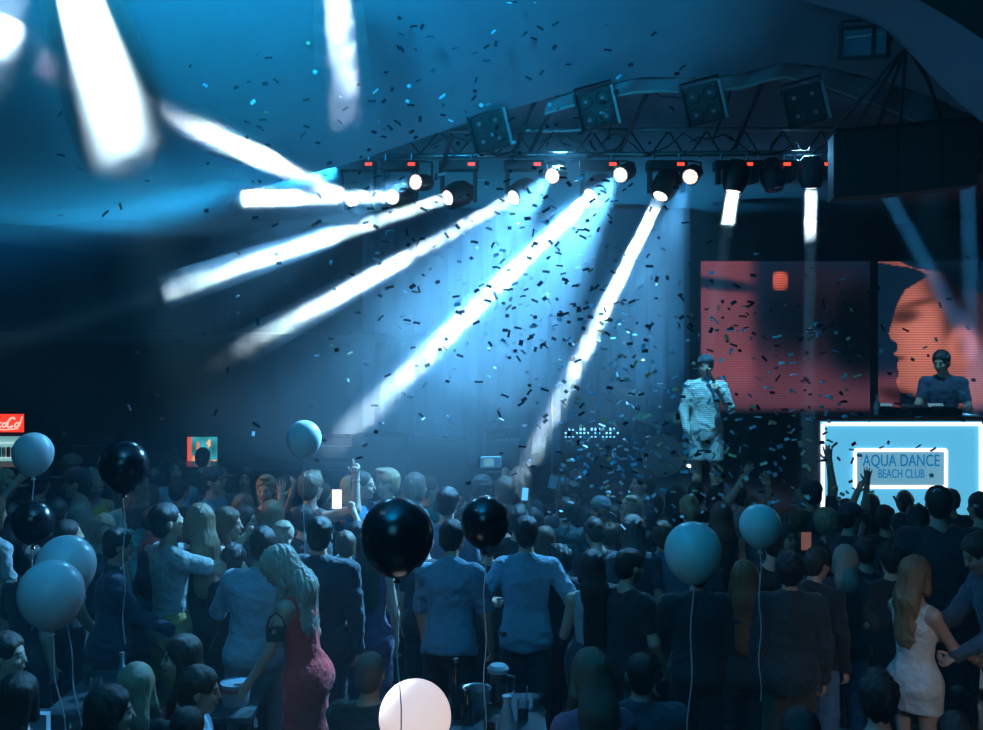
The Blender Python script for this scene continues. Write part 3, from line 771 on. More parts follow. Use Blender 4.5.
# ---- stage equipment left of the singer
def rack(name, label, cat, x0, x1, ytop, Y, depth=.5, m=BLK2, base=1.1, group=None):
    a, b = P(x0, ytop, Y), P(x1, ytop, Y); h_ = a.z - base
    r = empty(name, ((a.x + b.x) / 2, Y + depth / 2, base), label, cat, group); wd = b.x - a.x
    MB().box((0, 0, h_ / 2), (wd, depth, h_), bev=.015).build('cabinet', m, r); return r, wd, h_, depth
sp1, wd, hh, dp = rack('speaker', 'widest black speaker cabinet at the left end of the stage', 'speaker', 352, 408, 437, 13.4)
MB().box((0, -dp / 2 - .01, hh / 2), (wd * .9, .02, hh * .9), bev=.005).build('grille', mat('grille_dark', (.02, .025, .03), .6, bump=.8, bscale=200), sp1)
sp2, wd, hh, dp = rack('speaker', 'black speaker cabinet just right of the widest stage speaker', 'speaker', 410, 466, 440, 13.3)
MB().box((0, -dp / 2 - .01, hh / 2), (wd * .9, .02, hh * .9), bev=.005).build('grille', mat('grille_dark', (.02, .025, .03), .6, bump=.8, bscale=200), sp2)
sp3, wd, hh, dp = rack('flight_case', 'tall dark equipment case behind the thin smoky beam on stage', 'case', 486, 520, 432, 14.2)
for z in (.1, hh - .1): MB().box((0, -dp / 2 - .008, z), (wd + .01, .016, .03)).build('edge_strip', ALU, sp3)
ds, wd, hh, dp = rack('mixing_desk', 'mixing desk with rows of blue lights on a black stand on stage', 'mixing desk', 562, 622, 441, 13.6, .5)
up = MB().box((0, -.06, hh + .11), (wd, .3, .24), rot=None, bev=.01).build('meter_bridge', BLK2, ds)
led = mat('led_blue', (.1, .3, .6), .4, emit=(.15, .55, 1.0), estr=3)
for j in range(3):
    for i in range(15):
        if (i * 7 + j * 5) % 11 < 8: MB().box((-wd / 2 + .05 + i * (wd - .1) / 14, -.215, hh + .05 + j * .05), (.022, .012, .012 + .02 * ((i * 3 + j) % 3) / 2)).build('led', led, ds)
dr = empty('drum_kit', P(660, 470, 14.5) * 1.0, 'dim blue drum kit on stage beside the mixing desk', 'drum kit'); dr.location.z = 1.1
shell = mat('drum_shell', (.10, .22, .30), .35); skinm = mat('drum_skin', (.4, .5, .55), .6)
def drum(parent, c, r, L, rot, nm):
    b = MB().lathe([(.001, -L / 2), (r, -L / 2), (r, L / 2), (.001, L / 2)], n=28).build(nm, shell, parent, loc=c, rot=rot, smooth=True)
    MB().lathe([(r * 1.03, -L / 2 - .01), (r * 1.03, -L / 2 + .02)], n=28, cap=True).build('hoop', ALU, b); MB().lathe([(r * 1.03, L / 2 - .02), (r * 1.03, L / 2 + .01)], n=28).build('hoop', ALU, b)
drum(dr, (0, 0, .3), .28, .4, (PI / 2, 0, 0), 'bass_drum'); drum(dr, (-.2, -.1, .72), .15, .2, (.4, 0, 0), 'tom_drum'); drum(dr, (.18, -.1, .72), .15, .2, (.4, 0, 0), 'tom_drum'); drum(dr, (.45, .1, .35), .2, .36, (.05, 0, 0), 'floor_tom')
for x, z in ((-.45, 1.15), (.42, 1.2)):
    c = MB().lathe([(.001, .02), (.03, .02), (.22, 0), (.22, -.004), (.001, .012)], n=28).build('cymbal', mat('brass', (.7, .5, .2), .3, .9), dr, loc=(x, -.05, z), rot=(.25, .1, 0), smooth=True)
    MB().tube([(x, -.05, .0), (x, -.05, z)], .012, 6).build('cymbal_stand', ALU, dr)
ms = empty('microphone_stand', P(552, 470, 12.2), 'thin silver pole stand on stage left of the mixing desk', 'stand'); ms.location.z = 1.1
MB().tube([(0, 0, .02), (0, 0, 1.35)], .012, 8).build('pole', ALU, ms)
for k in range(3): MB().tube([(0, 0, .12), (.28 * math.cos(k * 2.09), .28 * math.sin(k * 2.09), .01)], .01, 6).build('leg', ALU, ms)

# ---- bar at the far left
bar = empty('bar_counter', (-5.2, 15.4, 0), 'long dark bar counter along the back of the hall at left', 'counter')
MB().box((0, 0, .55), (6.6, .5, 1.1), bev=.02).build('body', mat('bar_wood', (.03, .035, .045), .5), bar); MB().box((0, -.05, 1.13), (6.7, .65, .05), bev=.01).build('worktop', mat('bar_top', (.06, .07, .09), .3), bar)
fr = empty('drinks_fridge', (-7.40, 16.2, 0), 'drinks fridge with a lit red header and white script lettering', 'fridge')
MB().box((0, 0, .93), (.66, .6, 1.86), bev=.02).build('body', mat('fridge_body', (.05, .01, .01), .4), fr)
hd_ = MB().box((0, -.31, 1.70), (.64, .03, .27), bev=.008).build('header', mat('header_red', (.5, .02, .01), .4, emit=(.85, .04, .015), estr=1.5), fr)
def swirl(pts, r, nm): return MB().tube([(x, -.335, z) for x, z in pts], r, 6).build(nm, mat('script_white', (.9, .9, .9), .5, emit=(1, .55, .5), estr=1.2), fr)
def arc(cx, cz, rx_, rz2, a0, a1, n=14, sl=.35): return [(cx + rx_ * math.cos(math.radians(a0 + (a1 - a0) * i / n)) + sl * rz2 * math.sin(math.radians(a0 + (a1 - a0) * i / n)), cz + rz2 * math.sin(math.radians(a0 + (a1 - a0) * i / n))) for i in range(n + 1)]
swirl(arc(-.2, 1.70, .05, .075, 40, 320), .014, 'script_letter'); swirl(arc(-.10, 1.675, .03, .035, 0, 360), .011, 'script_letter'); swirl(arc(-.03, 1.675, .028, .035, 50, 320), .011, 'script_letter'); swirl(arc(.04, 1.675, .03, .035, 0, 360), .011, 'script_letter')
swirl(arc(.14, 1.71, .05, .075, 40, 320), .014, 'script_letter'); swirl(arc(.225, 1.675, .03, .035, 0, 360), .011, 'script_letter'); swirl([(.26, 1.65), (.31, 1.80)], .011, 'script_letter'); swirl([(-.24, 1.60), (-.1, 1.612), (.05, 1.60), (.25, 1.62)], .008, 'underline')
inn = MB().box((0, -.305, 1.0), (.56, .02, 1.0)).build('interior', mat('fridge_light', (.6, .8, .8), .5, emit=(.12, .35, .38), estr=.8), fr)
for z in (.62, .9, 1.18, 1.40): MB().box((0, -.345, z), (.56, .09, .016)).build('shelf', mat('shelf_white', (.8, .9, .9), .4, emit=(.5, .85, .85), estr=.8), fr)
cans = [mat('can_red', (.5, .05, .05), .3), mat('can_pale', (.6, .6, .62), .3), mat('can_dark', (.03, .04, .05), .3)]
for z in (.91, 1.19):
    for i in range(8):
        MB().lathe([(.001, 0), (.026, 0), (.028, .01), (.028, .14), (.02, .155), (.001, .155)], (0, 0, 0), 10).build('can', cans[(i * 5 + int(z * 10)) % 3], None, loc=(-7.40 - .245 + .07 * i, 16.2 - .345, z), label='small drink can on a shelf of the lit red fridge', cat='can', group='cans in the lit red fridge', smooth=True)
wd_ = empty('display_case', (-4.43, 16.3, 0), 'backlit drinks display with an orange bottle on a teal picture', 'display')
MB().box((0, 0, .75), (.52, .4, 1.5), bev=.015).build('body', BLK2, wd_)
def poster(u, v):
    c = np.array((.03, .30, .36)) * (1 + .6 * math.sin(u * 9) * math.sin(v * 7))
    if ((u - .36) / (.16 if v < .5 else .055)) ** 2 < 1 and v < .86 and v > .04: c = np.array((1.0, .26, .07)) * (1.2 if abs(v - .3) < .14 else .8)
    if v < .35 and u > .5: c = np.array((.9, .42, .2)) * (.7 + .5 * math.sin(u * 25 + v * 13))
    if (u - .72) ** 2 * 4 + (v - .82) ** 2 < .012: c = np.array((1.0, .5, .3))
    if u < .16: c = np.array((.65, .10, .05))
    return c
vs_, cs_ = [], []
for j in range(33):
    for i in range(25): u, v = i / 24, j / 32; vs_.append((-.23 + .46 * u, -.215, .92 + .55 * v)); cs_.append(poster(u, v))
I = np.arange(24 * 32); q = (I // 24) * 25 + I % 24
ob = bpy.data.objects.new('poster', np_mesh('poster', np.array(vs_, np.float32), np.stack([q, q + 1, q + 26, q + 25], 1), attr_mat('poster_backlit', .5, 1.1), np.array(cs_, np.float32))); COL.objects.link(ob); ob.parent = wd_
for x, wdt, lab in ((345, 60, 'low dark glass-front cabinet behind the pale balloon'), (98, 44, 'dark shelving unit between the fridge and the display at left')):
    p = P(x, 452, 16.6); r = empty('back_cabinet', (p.x, 16.6, 0), lab, 'cabinet')
    MB().box((0, 0, .72), (wdt / 1050 * 16.6, .4, 1.44), bev=.01).build('body', mat('cab_dark', (.03, .05, .07), .4), r)
    for z in (.7, 1.0, 1.3): MB().box((0, -.21, z), (wdt / 1050 * 15, .02, .02)).build('shelf', mat('shelf_dim', (.15, .25, .32), .4), r)
# low dark ceiling over the bar
MB().box((-5.0, 16.0, 3.0), (8.6, 2.6, .12)).build('beam_bar_canopy', mat('bar_canopy', (.02, .03, .04), .8), kind='structure')
# ---------------------------------------------------------------- truss, fixtures and their light
TY = 10.6
tr = empty('lighting_truss', P(600, 155, TY), 'long aluminium lighting truss spanning the front of the stage', 'truss'); o0 = tr.location
def rel(p): return Vector(p) - o0
za = P(600, 155, TY).z
MB().tube([rel((-2.0, TY, za - .02)), rel((5.4, TY, za + .04))], .028, 10).build('chord', ALU, tr, smooth=True)
MB().tube([rel((-2.0, TY + .28, za + .02)), rel((5.4, TY + .28, za + .08))], .024, 10).build('chord', ALU, tr, smooth=True)
MB().tube([rel((-2.0, TY + .14, za + .26)), rel((5.4, TY + .14, za + .30))], .024, 10).build('chord', ALU, tr, smooth=True)
for i in range(19):
    x = -1.9 + i * .39; d = .39 if i % 2 else -.0
    MB().tube([rel((x, TY, za)), rel((x + .2, TY + .14, za + .27))], .009, 6).build('lattice_bar', BLK, tr); MB().tube([rel((x + .39, TY + .28, za + .04)), rel((x + .2, TY + .14, za + .27))], .009, 6).build('lattice_bar', BLK, tr)
for i, (x0, y0, x1, y1) in enumerate([(452, 135, 440, 175), (538, 96, 514, 152), (652, 83, 620, 152), (762, 82, 735, 148), (560, 92, 530, 152)]):
    MB().tube([P(x0, y0, 9.9), P(x1, y1, TY)], .022, 8).build('steel_strut', BLK, smooth=True, label='slanted dark steel strut between canopy edge and lighting truss', cat='strut', group='struts holding the truss')
for i, (x0, x1) in enumerate([(540, 620), (600, 700), (690, 790), (770, 850), (430, 520)]):
    r = random.Random(i); pts = []
    for k in range(13): t = k / 12; pts.append(P(x0 + (x1 - x0) * t, 148 - 10 * math.sin(t * PI * (2 + i % 2)) - 6 * r.random(), TY - .08))
    MB().tube(pts, .008, 6).build('cable', CAB, label='loose black cable looping along the top of the truss', cat='cable', group='cables along the truss', smooth=True)
for (pts) in ([(622, 80), (615, 105), (608, 140)], [(733, 80), (727, 105), (712, 142)], [(640, 84), (660, 96), (680, 98), (700, 90)]):
    MB().tube([P(x, y, 9.95) for x, y in pts], .007, 6).build('cable', CAB, label='thin black cable hanging down from the canopy edge', cat='cable', group='cables hanging from the canopy', smooth=True)

def spot(pos, d, ang, pw, col, rad=.05, blend=.5, name='beam_light'):
    l = bpy.data.lights.new(name, 'SPOT'); l.energy = pw; l.color = col; l.spot_size = math.radians(ang); l.spot_blend = blend; l.shadow_soft_size = rad
    o = bpy.data.objects.new(name, l); COL.objects.link(o); o.location = pos; o.rotation_euler = Vector(d).to_track_quat('-Z', 'Y').to_euler(); return o
def beam(pos, d, spread, pw, col, r=.062):
    l = bpy.data.lights.new('beam_light', 'AREA'); l.shape = 'DISK'; l.size = 2 * r; l.energy = pw; l.color = col; l.spread = math.radians(spread)
    o = bpy.data.objects.new('beam_light', l); COL.objects.link(o); o.location = pos; o.rotation_euler = Vector(d).to_track_quat('-Z', 'Y').to_euler(); return o
LENS = mat('lens_lit', (.9, .9, .9), .3, emit=(1, .93, .9), estr=3.0)
LENSOFF = mat('lens_off', (.02, .03, .05), .08, spec=1.0)
REDD = mat('display_red', (.4, .02, .01), .4, emit=(1.0, .06, .03), estr=2.2)
def rotz_to(d): return Vector(d).to_track_quat('Z', 'Y').to_matrix()
def moving_head(lens, d, label, on=True, base=True):
    """lens: middle of the front lens, d: where it points"""
    d = Vector(d).normalized(); R = rotz_to(d); c = Vector(lens) - d * .17
    zt = za - .04; top = Vector((c.x, TY - .02, zt))
    r = empty('moving_head_light', top, label, 'stage light'); L = lambda p: Vector(p) - top
    MB().box(L((c.x, TY - .02, zt - .075)), (.40, .20, .095), bev=.015).build('base', BLK, r)
    MB().box(L((c.x + .13, TY - .122, zt - .07)), (.07, .01, .03)).build('display', REDD, r)
    for sx in (-.13, .13): MB().tube([L((c.x + sx, TY - .02, zt - .03)), L((c.x + sx, TY - .02, zt + .045))], .018, 8).build('clamp', ALU, r)
    for sx in (-1, 1): MB().box(L((c.x + sx * .165, (c.y + TY) / 2, (zt - .12 + c.z) / 2 - .03)), (.045, .13, abs(zt - .12 - c.z) + .12), bev=.02).build('yoke_arm', BLK, r)
    MB().lathe([(.001, -.15), (.08, -.15), (.125, -.08), (.135, .02), (.12, .10), (.095, .15), (.095, .165), (.075, .165), (.075, .155), (.001, .155)], L(c), 28, rot=R).build('head', BLK, r, smooth=True)
    MB().lathe([(.001, .158), (.073, .158), (.05, .172), (.001, .178)], L(c), 24, rot=R).build('lens', LENS if on else LENSOFF, r, smooth=True)
    return r
def par(lens, d, label):
    d = Vector(d).normalized(); R = rotz_to(d); c = Vector(lens) - d * .12; r = empty('par_light', (c.x, TY, za - .03), label, 'stage light'); L = lambda p: Vector(p) - r.location
    MB().lathe([(.001, -.14), (.06, -.14), (.085, -.08), (.09, .1), (.09, .12), (.078, .12), (.078, .1), (.001, .1)], L(c), 24, rot=R).build('can', BLK, r, smooth=True)
    f = MB().lathe([(.001, .1), (.077, .1), (.077, .108), (.001, .108)], L(c), 24, rot=R).build('face_plate', mat('plate_lit', (.2, .2, .2), .4, emit=(1, .62, .42), estr=.9), r)
    for i in range(19):
        a, q = (0, 0) if i == 0 else ((i - 1) * PI / 3, .031) if i < 7 else ((i - 7) * PI / 6, .06)
        cc = Vector(c) + R @ Vector((q * math.cos(a), q * math.sin(a), .106)); MB().lathe([(.001, .008), (.009, .005), (.013, 0), (.001, 0)], L(cc), 8, rot=R).build('led', LENS, f, smooth=True)
    for sx in (-1, 1): MB().tube([L(c) + Vector((sx * .1, 0, 0)), L(c) + Vector((sx * .1, TY - c.y, za - .03 - c.z - .05)), Vector((0, 0, -.03))], .011, 6).build('yoke', BLK, r)
    return r
# volume of drifting smoke, placed and thickened along each beam to shape its brightness
def smoke(name, pts, radii, dens, label, noise=6.0, lo=.35, hi=.62, fl=.15, seed=0, group='smoke caught in the beams', edge=.25, amp=0.0, stretch=1.0):
    """tube of smoke along pts; thins out towards both ends and its skin"""
    pts = [Vector(p) for p in pts]; c = pts[0]; ax = (pts[-1] - pts[0]); Ln = ax.length; q = ax.to_track_quat('Z', 'Y'); Ri = q.to_matrix().transposed()
    m = MB(); m.tube([Ri @ (p - c) for p in pts], [r * 1.0 for r in radii], 20)
    ma = bpy.data.materials.new('smoke_%d' % len(bpy.data.materials)); ma.use_nodes = True; n = ma.node_tree; n.nodes.remove(n.nodes['Principled BSDF'])
    N = n.nodes.new; lk = n.links.new
    v = N('ShaderNodeVolumeScatter'); v.inputs['Color'].default_value = (.97, .98, 1, 1); v.inputs['Anisotropy'].default_value = .15
    tc = N('ShaderNodeTexCoord'); mp = N('ShaderNodeMapping'); mp.inputs['Location'].default_value = (seed * 3.1, seed * 1.7, seed * 2.3); mp.inputs['Scale'].default_value = (1, 1, stretch)
    lk(tc.outputs['Object'], mp.inputs['Vector'])
    no = N('ShaderNodeTexNoise'); no.inputs['Scale'].default_value = noise; no.inputs['Detail'].default_value = 4; no.inputs['Distortion'].default_value = .6; lk(mp.outputs[0], no.inputs['Vector'])
    sx = N('ShaderNodeSeparateXYZ'); lk(tc.outputs['Object'], sx.inputs[0])
    def M(op, a, b=None, c_=None, cl=False):
        k = N('ShaderNodeMath'); k.operation = op; k.use_clamp = cl
        for i, x in enumerate((a, b, c_)):
            if x is None: continue
            if isinstance(x, (int, float)): k.inputs[i].default_value = x
            else: lk(x, k.inputs[i])
        return k.outputs[0]
    z = M('DIVIDE', sx.outputs[2], Ln)
    # soft, ragged ends
    e0 = M('MULTIPLY', z, 30.0, cl=True)
    e1 = M('MULTIPLY', M('SUBTRACT', M('ADD', 1.0, M('MULTIPLY', M('SUBTRACT', no.outputs[0], .5), .55)), z), 1 / edge, cl=True)
    mr = N('ShaderNodeMapRange'); mr.inputs[1].default_value = lo; mr.inputs[2].default_value = hi; mr.inputs[3].default_value = fl; mr.inputs[4].default_value = 1.0; lk(no.outputs[0], mr.inputs[0])
    # towards the far end the smoke breaks into puffs
    d = M('MULTIPLY', M('MULTIPLY', M('MULTIPLY', mr.outputs[0], e0), e1), dens)
    lk(d, v.inputs['Density']); lk(v.outputs[0], n.nodes['Material Output'].inputs['Volume'])
    ma.cycles.volume_step_rate = 1.0 if hasattr(ma, 'cycles') else 1
    o = m.build(name, ma, None, loc=c, label=label, cat='smoke', group=group, kind='stuff'); o.rotation_euler = q.to_euler(); return o
CB = (.55, .80, 1.0)
def pt(t, a, b): return P(*a).lerp(P(*b), t)
def seg(a, b, x, axis=0):
    """point on the line a-b (pixel, pixel, distance) whose picture x (or y) is given"""
    lo_, hi_ = 0.0, 1.6
    A, B = P(*a), P(*b)
    f = lambda t: ((A + (B - A) * t).x / (A + (B - A) * t).y * FPX + 491.5) if axis == 0 else (HZ - ((A + (B - A) * t).z - EYE) / (A + (B - A) * t).y * FPX)
    s0 = f(0) < f(1)
    for _ in range(40):
        m_ = (lo_ + hi_) / 2
        if (f(m_) < x) == s0: lo_ = m_
        else: hi_ = m_
    return A + (B - A) * lo_
BEAMS = [  # lens, aim, cone, power, label
    ((590, 196, 10.5), (365, 415, 8.4), 3.0, 30, 'moving head throwing the longest white beam down to the left'),
    ((660, 197, 10.5), (540, 440, 9.3), 2.4, 24, 'moving head whose white beam drops steeply towards the stage edge'),
    ((513, 198, 10.5), (240, 350, 8.4), 1.9, 15, 'haze-veiled moving head with a beam ending in a smoke puff'),
    ((447, 198, 10.5), (170, 290, 8.4), 1.9, 17, 'haze-veiled moving head aiming left, two lamps from the truss end'),
    ((392, 197, 10.5), (205, 198, 7.8), 2.2, 24, 'moving head at the far left end, beam running level'),
    ((352, 199, 10.5), (180, 120, 7.2), 2.6, 22, 'last moving head of the truss, beam tilted upwards'),
    ((733, 192, 10.5), (708, 345, 10.5), 2.2, 6, 'moving head above the singer with a short bright beam'),
    ((811, 188, 10.5), (809, 345, 10.8), 2.6, 7, 'moving head nearest the black speaker row, beam straight down'),
]
for a, b, an, pw, lab in BEAMS:
    A, B = P(*a), P(*b); d = (B - A).normalized()
    moving_head(A, d, lab); beam(A + d * .014, d, an, pw, CB)
dd = Vector((.02, -.25, -1)); moving_head(P(774, 190, 10.5), dd, 'switched-off moving head hanging between two lit ones', on=False)
par_spec = [(415, 182, (-1.5, -1.6, -.9), 'hazy round can light at the left end of the truss'), (552, 176, (-1.2, -1.4, -1.5), 'round can light glowing left of the longest beam'), (620, 175, (-1.3, -.9, -1.6), 'round can light glowing right above the longest beam'), (690, 177, (-.9, -1.3, -1.9), 'round can light facing down beside a big moving head')]
PW = [(30, 2400), (38, 5200), (46, 8000), (34, 3200)]
for (x, y, d, lab), (an, pw) in zip(par_spec, PW):
    A = P(x, y, 10.4); d = Vector(d).normalized(); fd = (d + Vector((-.15, -.7, .25))).normalized()
    par(A, fd, lab); spot(A + fd * .05, d, an, pw, (.11, .44, .86), .05, 1.0, 'wash_light')

# smoke in the beams
a, b = BEAMS[0][:2]; smoke('smoke', [pt(0.01, a, b), pt(.5, a, b), pt(1.0, a, b), pt(1.12, a, b)], [.085, .125, .16, .17], .55, 'thick white smoke filling the longest beam', 5, seed=1, fl=.4, edge=.42)
a, b = BEAMS[1][:2]; smoke('smoke', [seg(a, b, 655), seg(a, b, 600), seg(a, b, 560), seg(a, b, 528)], [.09, .11, .13, .13], .9, 'white smoke in the steep beam, breaking into puffs', 6, seed=2, fl=.35, edge=.45)
for i, (k, x) in enumerate(((2, 408), (3, 338), (4, 298), (5, 272))):
    a, b = BEAMS[k][:2]; smoke('smoke', [P(*a) + (P(*b) - P(*a)).normalized() * .02, seg(a, b, x)], [.06, .085], .05, ['thin smoke in the first half of the beam from the fourth lamp', 'thin smoke in the first half of the left-slanting beam', 'thin smoke at the lamp end of the level beam', 'thin smoke at the lamp end of the upward-tilted beam'][i], 7, seed=20 + i, fl=.5, edge=.02)
a, b = BEAMS[2][:2]; smoke('smoke', [seg(a, b, 408), seg(a, b, 330), seg(a, b, 236)], [.10, .13, .15], 1.9, 'dense smoke at the lower end of the beam from the fourth lamp', 6, seed=3, fl=.35)
a, b = BEAMS[3][:2]; smoke('smoke', [seg(a, b, 338), seg(a, b, 260), seg(a, b, 164)], [.10, .13, .15], 1.9, 'dense smoke in the left-slanting beam, ending in a ragged puff', 6, seed=4, fl=.35)
a, b = BEAMS[4][:2]; smoke('smoke', [seg(a, b, 298), seg(a, b, 250), seg(a, b, 204)], [.10, .12, .14], 1.2, 'dense short smoke plug in the level beam', 6, seed=5, fl=.4)
a, b = BEAMS[5][:2]; smoke('smoke', [seg(a, b, 272), seg(a, b, 225), seg(a, b, 178)], [.11, .14, .17], 2.2, 'dense smoke in the upward-tilted beam', 6, seed=6, fl=.4)
a, b = BEAMS[6][:2]; smoke('smoke', [seg(a, b, 193, 1), seg(a, b, 226, 1)], [.085, .09], 2.6, 'short plug of smoke right below the lamp above the singer', 9, seed=7, fl=.6, edge=.1)
a, b = BEAMS[7][:2]; smoke('smoke', [seg(a, b, 190, 1), seg(a, b, 242, 1)], [.085, .10], 1.0, 'smoke below the lamp beside the black speaker row', 9, seed=8, fl=.3, edge=.2)
# lamps on the front truss above and behind the picture edge
def top_lamp(a, b, an, pw, label, col=CB, bl_=.7, rad=.06):
    A, B = P(*a), P(*b); d = (B - A).normalized(); R = rotz_to(d); r = empty('spot_lamp', A, label, 'stage light')
    MB().lathe([(.001, -.4), (.1, -.38), (.13, -.2), (.13, -.02), (.1, -.02), (.001, -.03)], (0, 0, 0), 20, rot=R).build('housing', BLK, r, smooth=True)
    MB().lathe([(.001, -.025), (.09, -.025), (.001, -.005)], (0, 0, 0), 20, rot=R).build('lens', LENS, r)
    beam(A + d * .03, d, an, pw, col, .08)
top_lamp((58, -70, 5.6), (135, 175, 5.2), 13, 300, 'lamp on the front truss with the broad white beam')
a, b = (58, -70, 5.6), (135, 175, 5.2); smoke('smoke', [pt(.12, a, b), pt(.5, a, b), pt(.95, a, b)], [.17, .24, .25], 5.0, 'broad bank of smoke in the wide beam by the roof', 3.5, seed=9, fl=.7, edge=.55)
top_lamp((334, -60, 6.2), (347, 140, 6.0), 4.5, 6, 'lamp on the front truss with a ragged narrow beam')
a, b = (334, -60, 6.2), (347, 140, 6.0); smoke('smoke', [pt(.1, a, b), pt(.5, a, b), pt(.95, a, b)], [.13, .16, .18], 5.0, 'wispy smoke in the short vertical beam by the roof', 9, seed=10, fl=.0, edge=.8, lo=.4, hi=.6)
top_lamp((38, -90, 5.9), (-28, 130, 5.2), 8, 6, 'lamp just outside the far left roof')
smoke('smoke', [P(6, 34, 5.65), P(-2, 50, 5.6), P(-8, 72, 5.55)], [.2, .2, .15], 5.0, 'small bright smoke cloud by the left roof edge', 4, seed=11, fl=.3, edge=.6)
top_lamp((872, 165, 11.0), (985, 372, 11.8), 4, 16, 'lamp above the booth shining slantwise to the right', col=(.14, .55, 1), bl_=.8)
top_lamp((967, 176, 10.8), (973, 372, 11.2), 5, 16, 'lamp above the booth shining straight down', col=(.14, .55, 1), bl_=.8)
# added unseen blue wash spots without fixtures, brightening haze and canopy
spot(P(335, 175, 10.2), Vector((-.75, -.60, .30)), 85, 24000, (.02, .38, .82), .1, 1.0, 'wash_light')
spot((-1.1, 1.4, 4.9), Vector((-.08, .90, .50)), 78, 12000, (.006, .36, .72), .2, 1.0, 'wash_light')
spot((2.2, 1.6, 4.9), Vector((.1, .90, .50)), 75, 330, (.01, .42, .66), .2, 1.0, 'wash_light')
for x in (-.6, .9, 2.3): spot((x, 14.9, 1.35), Vector((.0, -.15, 1)), 90, 480, (.03, .36, .72), .1, 1.0, 'wash_light')  # added uplights on the stage floor, brightening the far canopy
def haze(c, r, dens, label, seed):
    import bmesh
    bm = bmesh.new(); bmesh.ops.create_icosphere(bm, subdivisions=4, radius=1)
    rr = random.Random(seed); ph = [rr.random() * 6 for _ in range(6)]
    for v in bm.verts:
        q = v.co.normalized(); k = 1 + .10 * math.sin(3.1 * q.x + ph[0] + 2 * q.z) + .08 * math.sin(4.3 * q.z + ph[1] + 2.1 * q.x) + .06 * math.sin(6 * q.y + ph[2])
        v.co = Vector((q.x * r[0], q.y * r[1], q.z * r[2])) * k
    me = bpy.data.meshes.new('haze'); bm.to_mesh(me); bm.free()
    ma = bpy.data.materials.new('haze_%d' % seed); ma.use_nodes = True; n = ma.node_tree; n.nodes.remove(n.nodes['Principled BSDF'])
    v = n.nodes.new('ShaderNodeVolumeScatter'); v.inputs['Color'].default_value = (.93, .97, 1, 1); v.inputs['Density'].default_value = dens; n.links.new(v.outputs[0], n.nodes['Material Output'].inputs['Volume'])
    me.materials.append(ma); o = bpy.data.objects.new('haze', me); COL.objects.link(o); o.location = c
    return tag(o, label, 'haze', None, 'stuff')
haze((-.15, 9.3, 3.4), (2.9, 1.7, 2.0), .022, 'widest thin bank of blue haze hanging below the lamps before the stage', 1)
haze((-.1, 9.3, 3.45), (2.3, 1.5, 1.75), .026, 'middle bank of blue haze below the lamps', 2)
haze((.05, 9.4, 3.55), (1.75, 1.3, 1.5), .034, 'inner bank of blue haze around the two steep beams', 4)
haze((.2, 9.5, 3.7), (1.25, 1.1, 1.2), .045, 'thick heart of the haze bank around the longest beam', 5)
haze((-3.6, 7.3, 4.9), (3.2, 1.9, 1.2), .12, 'bank of bright haze under the roof at left', 3)

# ---- four-lamp blinders
def blinder(px, py, Y, label, rz=-.3, rxx=.2):
    r = empty('blinder_light', P(px, py, Y), label, 'stage light', rz=0); r.rotation_euler = (rxx, -.2, rz); r.scale = (.92, .92, .92)
    MB().box((0, .1, 0), (.34, .16, .38), bev=.02).build('housing', BLK, r)
    for sx in (-.085, .085):
        for sz in (-.09, .09):
            l = MB().lathe([(.001, .03), (.03, .028), (.05, .018), (.062, .0), (.068, -.004), (.076, 0), (.076, .05), (.001, .05)], (0, 0, 0), 20).build('lamp', mat('reflector', (.035, .05, .06), .35, .2, spec=.6), r, loc=(sx, .012, sz), rot=(-PI / 2, 0, 0), smooth=True)
            MB().lathe([(.001, -.012), (.02, -.006), (.022, 0), (.001, .004)], (0, 0, 0), 12).build('bulb', mat('bulb_glass', (.35, .25, .28), .2), l, smooth=True)
    MB().box((.2, .02, 0), (.035, .1, .38), bev=.008).build('barn_door', mat('barn_alu', (.2, .23, .25), .5, .3), r)
    MB().box((-.185, .04, 0), (.02, .1, .38)).build('barn_door', BLK, r)
    MB().tube([(-.19, .12, .1), (-.19, .12, .24), (.19, .12, .24), (.19, .12, .1)], .012, 6).build('bracket', BLK, r)
    return r
blinder(596, 109, 9.5, 'four-lamp blinder hanging under the scalloped canopy edge, above the longest beam')
blinder(703, 104, 9.45, 'four-lamp blinder hanging between the other two clear ones', -.34)
blinder(805, 105, 9.35, 'four-lamp blinder nearest the floodlight and black speaker row', -.4)
blinder(489, 131, 9.6, 'four-lamp blinder faintly visible through the blue haze', -.25)
fl_ = empty('floodlight', P(863, 42, 8.3), 'rectangular black floodlight with a glass front under the canopy', 'floodlight'); fl_.rotation_euler = (.15, .06, -.5)
MB().box((0, .12, 0), (.36, .2, .24), bev=.02).build('housing', BLK, fl_)
for c, d in (((0, 0, .115), (.36, .05, .025)), ((0, 0, -.115), (.36, .05, .025)), ((-.17, 0, 0), (.025, .05, .24)), ((.08, 0, 0), (.025, .05, .24))): MB().box(c, d).build('bezel', BLK, fl_)
MB().box((0, .018, 0), (.34, .01, .22)).build('glass', mat('flood_glass', (.08, .2, .25), .15, spec=1), fl_); MB().tube([(-.13, .0, .04), (.15, .0, .055)], .012, 8).build('lamp_tube', mat('lamp_tube', (.6, .8, .85), .2), fl_)
MB().tube([(-.19, .12, 0), (-.19, .12, .18), (.19, .12, .18), (.19, .12, 0)], .012, 6).build('bracket', BLK, fl_)

